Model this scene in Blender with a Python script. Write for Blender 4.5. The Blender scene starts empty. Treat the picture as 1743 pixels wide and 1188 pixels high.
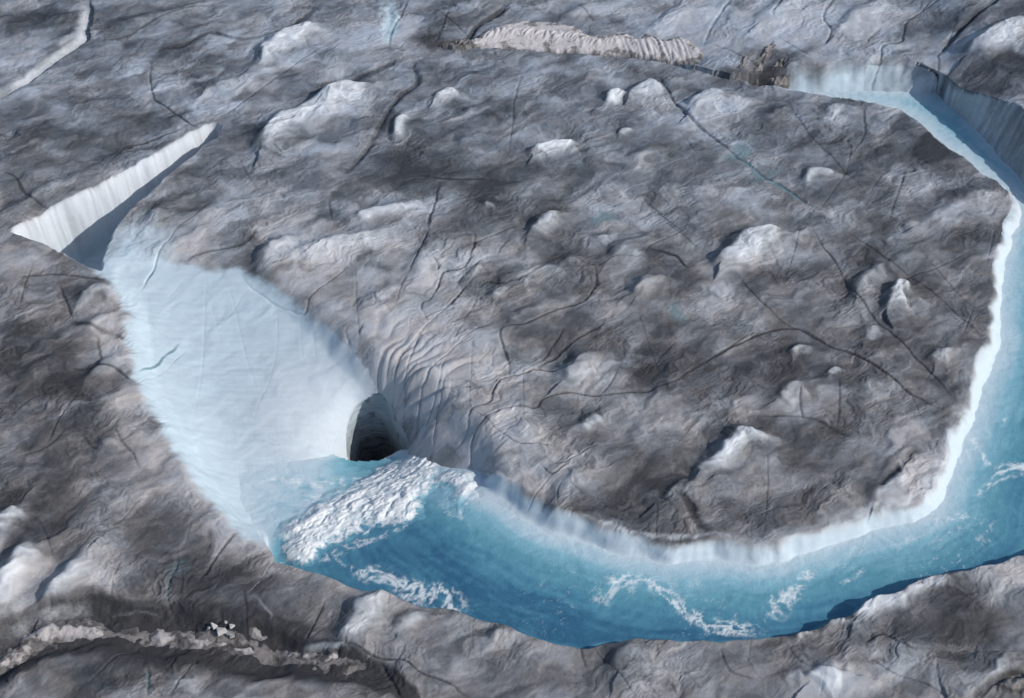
import bpy, bmesh, math, random
import numpy as np
from mathutils import Vector

# ------------------------------------------------------------------ camera, sky, sun
scene = bpy.context.scene
W0, H0 = 1743.0, 1188.0
PITCH = math.radians(45.0)
HFOV = math.radians(36.0)
CAMH = 196.0
CAMY = -196.0
cam_d = bpy.data.cameras.new('camera')
cam = bpy.data.objects.new('camera', cam_d)
scene.collection.objects.link(cam)
cam.location = (0, CAMY, CAMH)
cam.rotation_euler = (math.pi / 2 - PITCH, 0, 0)
cam_d.sensor_fit = 'HORIZONTAL'
cam_d.angle = HFOV
cam_d.clip_end = 6000
scene.camera = cam

SUN_EL = math.radians(35)
SUN_DIR = np.array([0.95, -0.31, 0.0]); SUN_DIR /= np.linalg.norm(SUN_DIR)
world = bpy.data.worlds.new('World'); scene.world = world
world.use_nodes = True
nt = world.node_tree
sky = nt.nodes.new('ShaderNodeTexSky'); sky.sky_type = 'NISHITA'; sky.sun_disc = False
sky.sun_elevation = SUN_EL
sky.sun_rotation = math.atan2(SUN_DIR[0], SUN_DIR[1])
nt.links.new(sky.outputs[0], nt.nodes['Background'].inputs[0])
nt.nodes['Background'].inputs[1].default_value = 0.12
sd = bpy.data.lights.new('sun', 'SUN'); sd.energy = 3.4; sd.angle = math.radians(0.6)
sd.color = (1.0, 0.965, 0.92)
so = bpy.data.objects.new('sun', sd); scene.collection.objects.link(so)
sv = Vector((SUN_DIR[0] * math.cos(SUN_EL), SUN_DIR[1] * math.cos(SUN_EL), math.sin(SUN_EL)))
so.rotation_euler = sv.to_track_quat('Z', 'Y').to_euler()
so.location = (120, -80, 120)
vs = scene.view_settings
vs.view_transform = 'Standard'; vs.look = 'None'; vs.gamma = 1; vs.exposure = 0.0
vs.use_curve_mapping = False

# ------------------------------------------------------------------ helpers
FPX = (W0 / 2) / math.tan(HFOV / 2)
CP, SP = math.cos(PITCH), math.sin(PITCH)

def P(px, py, z=0.0):
    """photo pixel -> point at height z (metres) on the ice"""
    a = (px - W0 / 2) / FPX; b = (H0 / 2 - py) / FPX
    dx, dy, dz = a, CP + b * SP, -SP + b * CP
    t = (z - CAMH) / dz
    return (dx * t, CAMY + dy * t)

def PL(pts, z=0.0):
    return np.array([P(p[0], p[1], p[2] if len(p) > 2 else z) for p in pts])

def mpp(px, py):
    """metres per photo pixel at a ground point"""
    x, y = P(px, py)
    depth = (y - CAMY) * CP + CAMH * SP
    return depth / FPX

OFF = {1: (0, 0), 2: (570, 0), 3: (1143, 0), 4: (0, 390), 5: (570, 390), 6: (1143, 390),
       7: (0, 788), 8: (570, 788), 9: (1143, 788)}
def C(k, *pts):
    ox, oy = OFF[k]; s = 600 / 1743.0
    return [(ox + x * s, oy + y * s) for x, y in pts]

def smooth(x, a=0.0, b=1.0):
    t = np.clip((x - a) / (b - a), 0, 1)
    return t * t * (3 - 2 * t)

def hash2(ix, iy, seed):
    h = (ix * 374761393 + iy * 668265263 + seed * 1442695041) & 0xFFFFFFFF
    h = ((h ^ (h >> 13)) * 1274126177) & 0xFFFFFFFF
    h = ((h ^ (h >> 16)) * 2246822519) & 0xFFFFFFFF
    return (h ^ (h >> 15)) & 0xFFFFFFFF

def noise(x, y, seed=0):
    x0 = np.floor(x); y0 = np.floor(y)
    fx = x - x0; fy = y - y0
    ix = x0.astype(np.int64); iy = y0.astype(np.int64)
    u = fx * fx * fx * (fx * (fx * 6 - 15) + 10); v = fy * fy * fy * (fy * (fy * 6 - 15) + 10)
    def g(ax, ay, dx, dy):
        a = hash2(ax, ay, seed).astype(np.float64) * (2 * np.pi / 4294967296.0)
        return np.cos(a) * dx + np.sin(a) * dy
    n00 = g(ix, iy, fx, fy); n10 = g(ix + 1, iy, fx - 1, fy)
    n01 = g(ix, iy + 1, fx, fy - 1); n11 = g(ix + 1, iy + 1, fx - 1, fy - 1)
    a = n00 + u * (n10 - n00); b = n01 + u * (n11 - n01)
    return (a + v * (b - a)) * 1.41

def fbm(x, y, octv, seed=0, gain=0.5, lac=2.03):
    s = 0; a = 1.0; f = 1.0
    for i in range(octv):
        s = s + a * noise(x * f + 17.3 * i, y * f - 9.1 * i, seed + i); a *= gain; f *= lac
    return s

def poly_dist(poly, x, y):
    """distance, side (+1 right of travel), t along the polyline"""
    best = np.full(x.shape, 1e9); side = np.zeros(x.shape); tt = np.zeros(x.shape)
    seg = np.linalg.norm(np.diff(poly, axis=0), axis=1); tot = seg.sum(); acc = 0
    for i in range(len(poly) - 1):
        ax, ay = poly[i]; bx, by = poly[i + 1]
        dx, dy = bx - ax, by - ay; L2 = dx * dx + dy * dy + 1e-12
        t = np.clip(((x - ax) * dx + (y - ay) * dy) / L2, 0, 1)
        ex = x - ax - t * dx; ey = y - ay - t * dy
        d = np.hypot(ex, ey)
        m = d < best
        best = np.where(m, d, best)
        side = np.where(m, np.where(ex * dy - ey * dx >= 0, 1.0, -1.0), side)
        tt = np.where(m, (acc + t * seg[i]) / tot, tt)
        acc += seg[i]
    return best, side, tt

def inside(poly, x, y):
    r = np.zeros(x.shape, bool); n = len(poly); j = n - 1
    for i in range(n):
        xi, yi = poly[i]; xj, yj = poly[j]
        if yi != yj:
            c = ((yi > y) != (yj > y)) & (x < (xj - xi) * (y - yi) / (yj - yi) + xi)
            r ^= c
        j = i
    return r

def sdf(poly, x, y):
    """positive inside"""
    d = poly_dist(np.vstack([poly, poly[:1]]), x, y)[0]
    return np.where(inside(poly, x, y), d, -d)

def smooth_poly(poly, n=4, closed=False):
    p = np.asarray(poly, float)
    if len(p) < 3: return p
    out = []
    m = len(p); rng = range(m if closed else m - 1)
    for i in rng:
        if closed: p0, p1, p2, p3 = p[(i - 1) % m], p[i], p[(i + 1) % m], p[(i + 2) % m]
        else: p0, p1, p2, p3 = p[max(i - 1, 0)], p[i], p[i + 1], p[min(i + 2, m - 1)]
        for k in range(n):
            t = k / n
            out.append(0.5 * (2 * p1 + (p2 - p0) * t + (2 * p0 - 5 * p1 + 4 * p2 - p3) * t * t + (3 * p1 - p0 - 3 * p2 + p3) * t ** 3))
    if not closed: out.append(p[-1])
    return np.array(out)

class TPS:
    def __init__(s, pts):
        a = np.array([[*P(q[0], q[1], q[2]), q[2]] for q in pts], float)
        s.c = a[:, :2]; n = len(a)
        K = s.k(np.linalg.norm(s.c[:, None] - s.c[None], axis=2))
        A = np.zeros((n + 3, n + 3)); A[:n, :n] = K + np.eye(n) * 2.0
        A[:n, n] = 1; A[:n, n + 1:] = s.c; A[n, :n] = 1; A[n + 1:, :n] = s.c.T
        b = np.zeros(n + 3); b[:n] = a[:, 2]
        s.w = np.linalg.solve(A, b); s.n = n
    def k(s, r): return np.where(r > 1e-9, r * r * np.log(r + 1e-12), 0) * 0.05
    def __call__(s, x, y):
        z = s.w[s.n] + s.w[s.n + 1] * x + s.w[s.n + 2] * y
        for i in range(s.n):
            z = z + s.w[i] * s.k(np.hypot(x - s.c[i, 0], y - s.c[i, 1]))
        return z

# ------------------------------------------------------------------ outlines read from the photograph
NEAR_RIM = [(130, 442), (165, 460), (200, 520), (209, 600), (224, 660), (262, 722), (300, 792), (368, 880), (430, 925),
            (470, 955), (540, 976), (600, 1000), (680, 1021), (712, 1031), (760, 1038), (830, 1056), (900, 1085), (985, 1106),
            (1030, 1096), (1100, 1088), (1200, 1096), (1280, 1086), (1370, 1076), (1430, 1052), (1462, 1042), (1480, 1024),
            (1530, 1011), (1562, 991), (1610, 984), (1680, 966), (1743, 944), (1860, 900)]
EAST_RIM = [(1860, 900), (1905, 760), (1900, 560, .3), (1850, 380, 2), (1800, 255, 4.6), (1743, 190, 5.6), (1700, 168, 5.2), (1650, 148, 4.2), (1606, 126, 3.0)]  # unseen southern stretch bent so that the wall falls in shade
EAST_BASE = [(1850, 915, -3.4), (1860, 740, -3.4), (1840, 560, -3.4), (1790, 430, -3.4), (1743, 330, -3.4), (1690, 268, -3.4), (1640, 212, -3.4), (1592, 166, -3.4)]
FAR_BASE = [(1592, 166, -3.4), (1530, 166, -3), (1480, 165, -3), (1430, 162, -3), (1340, 155, -2.6), (1245, 138, -1.5)]
FAR_RIM = [(1606, 126, 3.2), (1545, 98, 2.5), (1480, 96, 2.4), (1420, 101, 2.2), (1370, 106, 2), (1330, 116, 1.4), (1290, 124, 1), (1245, 132, .5)]
ISLE_RIM = [(1245, 134), (1340, 155), (1440, 167), (1500, 180), (1560, 205), (1600, 240), (1650, 280), (1700, 310), (1721, 338),
            (1713, 372), (1694, 430), (1688, 480), (1680, 560), (1660, 620), (1638, 690), (1612, 750), (1597, 795), (1583, 830),
            (1556, 850), (1500, 865), (1430, 884), (1345, 914), (1310, 922), (1230, 916), (1150, 919), (1110, 912), (1060, 902),
            (960, 868), (905, 838), (850, 800)]
RIVER = NEAR_RIM[9:] + EAST_RIM[1:] + FAR_RIM[1:] + ISLE_RIM[1:] + [(800, 770), (700, 770), (590, 772), (540, 790), (460, 810), (430, 870)]
BASIN = [(140, 455), (168, 470), (204, 520), (211, 600), (228, 660), (266, 722), (304, 792), (372, 880), (430, 922), (466, 950),
         (500, 930, -9), (560, 880, -9), (640, 860, -9), (720, 870, -9), (800, 868, -9), (850, 850, -7),
         (862, 800), (850, 745), (800, 690), (750, 645), (700, 615), (650, 596), (600, 562), (530, 503), (430, 440), (330, 415),
         (240, 425), (190, 440)]
TRENCH = [(18, 396), (60, 368), (100, 345), (160, 318), (230, 286), (262, 266), (300, 241), (340, 217), (362, 206), (376, 210), (372, 226), (352, 244), (300, 287),
          (266, 318), (226, 350), (197, 385), (179, 430), (172, 458), (130, 441), (75, 412)]
MOULIN = [(588, 760, -10), (587, 730, -9), (593, 706, -8.5), (606, 684, -7.5), (626, 670, -6.5), (648, 670, -6.6), (666, 690, -7.2), (680, 712, -7.2), (694, 742, -8.6),
          (692, 772, -9.5), (672, 798, -12), (625, 802, -12), (596, 784, -11)]
ISLAND_EDGE = [(376, 210), (413, 176), (470, 136), (516, 103), (565, 74), (590, 75), (650, 88), (700, 85), (780, 77), (860, 82), (1000, 92), (1150, 108)]

basin_z = TPS([(150, 460, -.3), (190, 470, -.9), (211, 560, -.6), (212, 600, -.4), (226, 660, -.4), (266, 725, -.6), (302, 792, -.8), (370, 880, -1), (466, 952, -1.2),
               (240, 540, -2.2), (245, 600, -2.4), (260, 655, -2.6), (300, 722, -3.4), (340, 790, -5), (405, 880, -6.3), (440, 905, -6.4),
               (330, 420, 0), (430, 445, -.2), (530, 506, -1.0), (600, 564, -1.6), (650, 598, -1.5), (700, 615, -1.0), (750, 648, -1.2), (800, 690, -1.2), (850, 745, -1.1), (862, 800, -1.6),
               (240, 440, -.6), (280, 500, -2.2), (300, 580, -3.6), (340, 680, -5), (400, 540, -3.2), (420, 620, -4.8), (480, 690, -6), (500, 590, -4),
               (560, 620, -4.6), (560, 680, -6.3), (600, 640, -4.9), (575, 730, -8.2), (520, 740, -7.4), (440, 760, -7), (540, 768, -9), (380, 790, -7), (440, 840, -7.8),
               (640, 664, -5.2), (660, 668, -4.4), (672, 640, -2.2), (690, 700, -5.2), (720, 740, -5.7), (745, 700, -2.7), (770, 760, -3.8), (810, 770, -2.4), (820, 810, -3.6), (700, 660, -2.5),
               (500, 830, -9.5), (560, 870, -9.5), (640, 860, -11), (720, 870, -9), (800, 860, -8), (640, 790, -14), (700, 790, -9), (850, 850, -7)])
water_z = TPS([(1480, 175, -2.5), (1560, 190, -2.5), (1700, 500, -2.4), (1650, 800, -2.4), (1300, 1000, -2.4), (1000, 1000, -2.5), (1743, 900, -2.4), (1900, 600, -2.4), (1900, 300, -2.4),
               (1000, 1090, -2.5), (800, 950, -2.8), (650, 990, -3.2), (540, 975, -4), (480, 950, -5), (440, 905, -6.2), (420, 820, -7.2), (500, 800, -8), (570, 790, -9.4),
               (620, 800, -11.5), (650, 800, -12), (700, 785, -9.5), (560, 850, -7.2), (620, 860, -6.0), (700, 850, -4.8), (640, 910, -4.0), (780, 800, -4.4), (830, 840, -3.1), (950, 900, -2.7), (380, 830, -7.0), (330, 790, -7)])

# crests: (points from lower left to upper right, height m, lit width px, shade width m, clean ice plus sunlit white)
RIDGES = [
 (C(1,(1290,700),(1350,580),(1480,530),(1600,470),(1720,420),(1800,400)),3.0,62,1.6,.9),
 (C(1,(1260,300),(1390,170),(1480,120),(1570,130)),2.6,50,1.6,.85),
 (C(1,(260,230),(330,180),(420,150)),1.0,22,1.5,.35),
 (C(2,(490,490),(560,445),(610,455)),1.6,24,1.0,.8),
 (C(2,(560,590),(600,575),(640,560),(680,530)),.8,14,1.0,.45),
 (C(2,(285,655),(325,590),(355,560)),1.6,22,1.0,.8),
 (C(2,(980,745),(1010,715),(1140,680),(1175,700)),2.4,34,.9,1.0),
 (C(2,(1325,490),(1390,440),(1450,450)),2.4,34,1.2,1.0),
 (C(2,(1480,450),(1550,400),(1610,450)),2.8,42,1.2,1.0),
 (C(2,(1410,660),(1440,635),(1470,630)),.9,14,.8,.6),
 (C(2,(90,1085),(200,1030),(350,1000),(430,970)),1.7,26,1.2,.7),
 (C(2,(-40,480),(30,430),(70,440)),1.5,30,1.2,.5),
 (C(2,(980,1150),(1020,1090),(1090,1065)),1.7,30,1.2,.6),
 (C(2,(1460,800),(1560,740),(1650,735)),1.2,28,1.4,.25),
 (C(2,(730,1030),(760,1010),(800,1015)),.9,14,.9,.4),
 (C(2,(1590,960),(1640,930),(1700,920)),1.2,30,1.2,.3),
 (C(3,(105,505),(170,450),(260,455)),2.4,60,1.5,.45),
 (C(3,(470,590),(520,550),(600,530)),1.0,35,1.2,.25),
 (C(3,(760,560),(830,525),(940,530)),1.4,36,1.4,.35),
 (C(3,(675,885),(715,835),(800,840)),1.6,22,1.2,.75),
 (C(3,(1230,1090),(1450,980),(1620,930)),1.8,75,2.2,.35),
 (C(3,(1440,340),(1600,240),(1760,195)),3.4,52,1.8,.6),
 (C(4,(1265,185),(1330,110),(1400,50),(1470,40)),2.8,46,1.5,.55),
 (C(4,(1440,130),(1560,80),(1743,35),(1860,0)),2.2,40,1.5,.55),
 (C(5,(790,325),(820,280),(860,285)),1.2,18,.8,.5),
 (C(5,(675,225),(700,190),(740,185)),.9,13,.8,.4),
 (C(5,(1120,730),(1180,660),(1240,605),(1310,615)),2.4,52,1.3,.4),
 (C(5,(1195,975),(1260,930),(1320,908)),1.6,22,1.0,.6),
 (C(5,(880,1020),(930,980),(1030,970)),1.2,34,1.2,.3),
 (C(5,(1130,170),(1170,140),(1220,150)),1.0,24,1.0,.3),
 (C(5,(1290,50),(1350,20),(1400,10)),1.2,26,1.0,.5),
 (C(5,(990,-10),(1040,-60),(1110,-80)),1.4,26,1.0,.5),
 (C(5,(1490,330),(1540,280),(1620,260)),1.2,34,1.4,.25),
 (C(6,(260,145),(290,90),(340,40),(420,0),(530,-10)),3.2,56,1.2,.9),
 (C(6,(1088,375),(1092,300),(1135,258),(1200,290)),2.8,56,1.2,.75),
 (C(6,(925,310),(985,215),(1050,175)),1.6,36,1.2,.45),
 (C(6,(955,535),(980,490),(1040,485)),1.2,28,1.0,.55),
 (C(6,(600,615),(630,580),(700,590)),1.2,24,1.0,.5),
 (C(6,(530,815),(600,770),(660,750)),1.4,46,1.3,.5),
 (C(6,(1290,650),(1320,600),(1390,590)),1.2,30,1.0,.5),
 (C(6,(780,715),(800,690),(830,690)),.6,12,.6,.6),
 (C(6,(160,1160),(250,1080),(320,1010),(350,990),(470,1000)),2.8,36,1.3,.85),
 (C(6,(950,780),(990,760),(1040,755)),.7,20,.9,.4),
 (C(7,(-60,690),(0,600),(60,480),(130,390),(160,370)),3.2,44,1.6,.75),
 (C(7,(210,690),(270,590),(320,540),(350,510),(410,450)),2.6,44,1.4,.65),
 (C(7,(-40,330),(10,260),(70,200)),2.4,40,1.4,.7),
 (C(8,(35,860),(110,740),(190,660),(280,650)),2.6,52,1.4,.6),
 (C(8,(325,815),(370,760),(450,745)),1.4,26,1.0,.5),
 (C(8,(1395,1010),(1415,950),(1490,900)),1.6,60,1.3,.35),
 (C(8,(740,890),(780,850),(840,840)),1.0,22,.9,.4),
 (C(9,(915,760),(970,680),(1050,650),(1150,620)),1.6,42,1.6,.8),
 (C(9,(1140,640),(1230,580),(1340,565),(1380,572)),1.6,30,1.2,.7),
 (C(9,(1390,570),(1470,530),(1560,500)),1.2,40,1.2,.3),
 (C(9,(765,795),(800,765),(850,770)),1.4,12,.8,.7),
 (C(9,(625,860),(640,822),(675,818)),1.1,11,.7,.6),
 (C(9,(690,1075),(760,1018),(850,1030)),1.8,60,1.4,.85),
 (C(9,(1420,1160),(1560,1080),(1640,1020),(1720,980)),1.6,16,3.5,.5),
 (C(9,(560,1080),(600,1050),(650,1045)),.8,24,1.0,.4),
 ([(1494,852),(1508,828),(1534,800)],1.8,52,1.4,.5),
 ([(1118,848),(1150,826),(1195,815)],2.0,62,1.5,.2),
 ([(130,515),(150,492),(185,488)],1.2,30,1.2,.35),
 ([(140,560),(165,540),(200,535)],1.4,34,1.4,.4),
 ([(150,640),(172,618),(200,606)],1.2,30,1.4,.35),
 ([(45,640),(70,622),(105,612)],1.2,32,1.4,.2),
 ([(20,700),(50,682),(90,675)],1.0,30,1.4,.2),
 ([(180,760),(205,735),(240,728)],1.0,34,1.4,.2),
 ([(935,880),(970,820),(1010,800)],1.3,45,1.4,.25),
 ([(830,720),(860,700),(910,695)],1.2,40,1.4,.3),
 ([(860,480),(905,458),(965,452)],1.3,45,1.6,.25),
 ([(1070,500),(1105,478),(1145,485)],1.2,36,1.4,.2),
 ([(1040,440),(1075,405),(1120,400)],1.4,38,1.5,.2),
 ([(620,540),(640,500),(680,480)],1.3,40,1.4,.4),
 ([(700,470),(720,430),(760,400)],1.4,36,1.4,.4),
 ([(330,370),(370,345),(420,338)],1.1,36,1.4,.25),
 ([(250,380),(290,345),(330,330)],1.2,36,1.4,.2),
 ([(1090,60),(1150,30),(1220,20)],1.5,50,1.6,.4),
 ([(1290,50),(1330,20),(1390,0)],1.5,50,1.6,.4),
 ([(1420,70),(1460,40),(1500,10)],1.5,50,1.6,.4),
 ([(960,30),(1000,10),(1060,5)],1.4,40,1.6,.4),
 ([(200,40),(290,20),(360,5)],1.3,40,1.6,.35),
 ([(320,170),(380,140),(440,130)],1.3,45,1.6,.3),
 ([(10,360),(60,330),(100,305)],1.3,30,1.4,.25),
 ([(60,150),(100,180),(190,170)],.9,40,1.6,.15),
]
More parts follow.
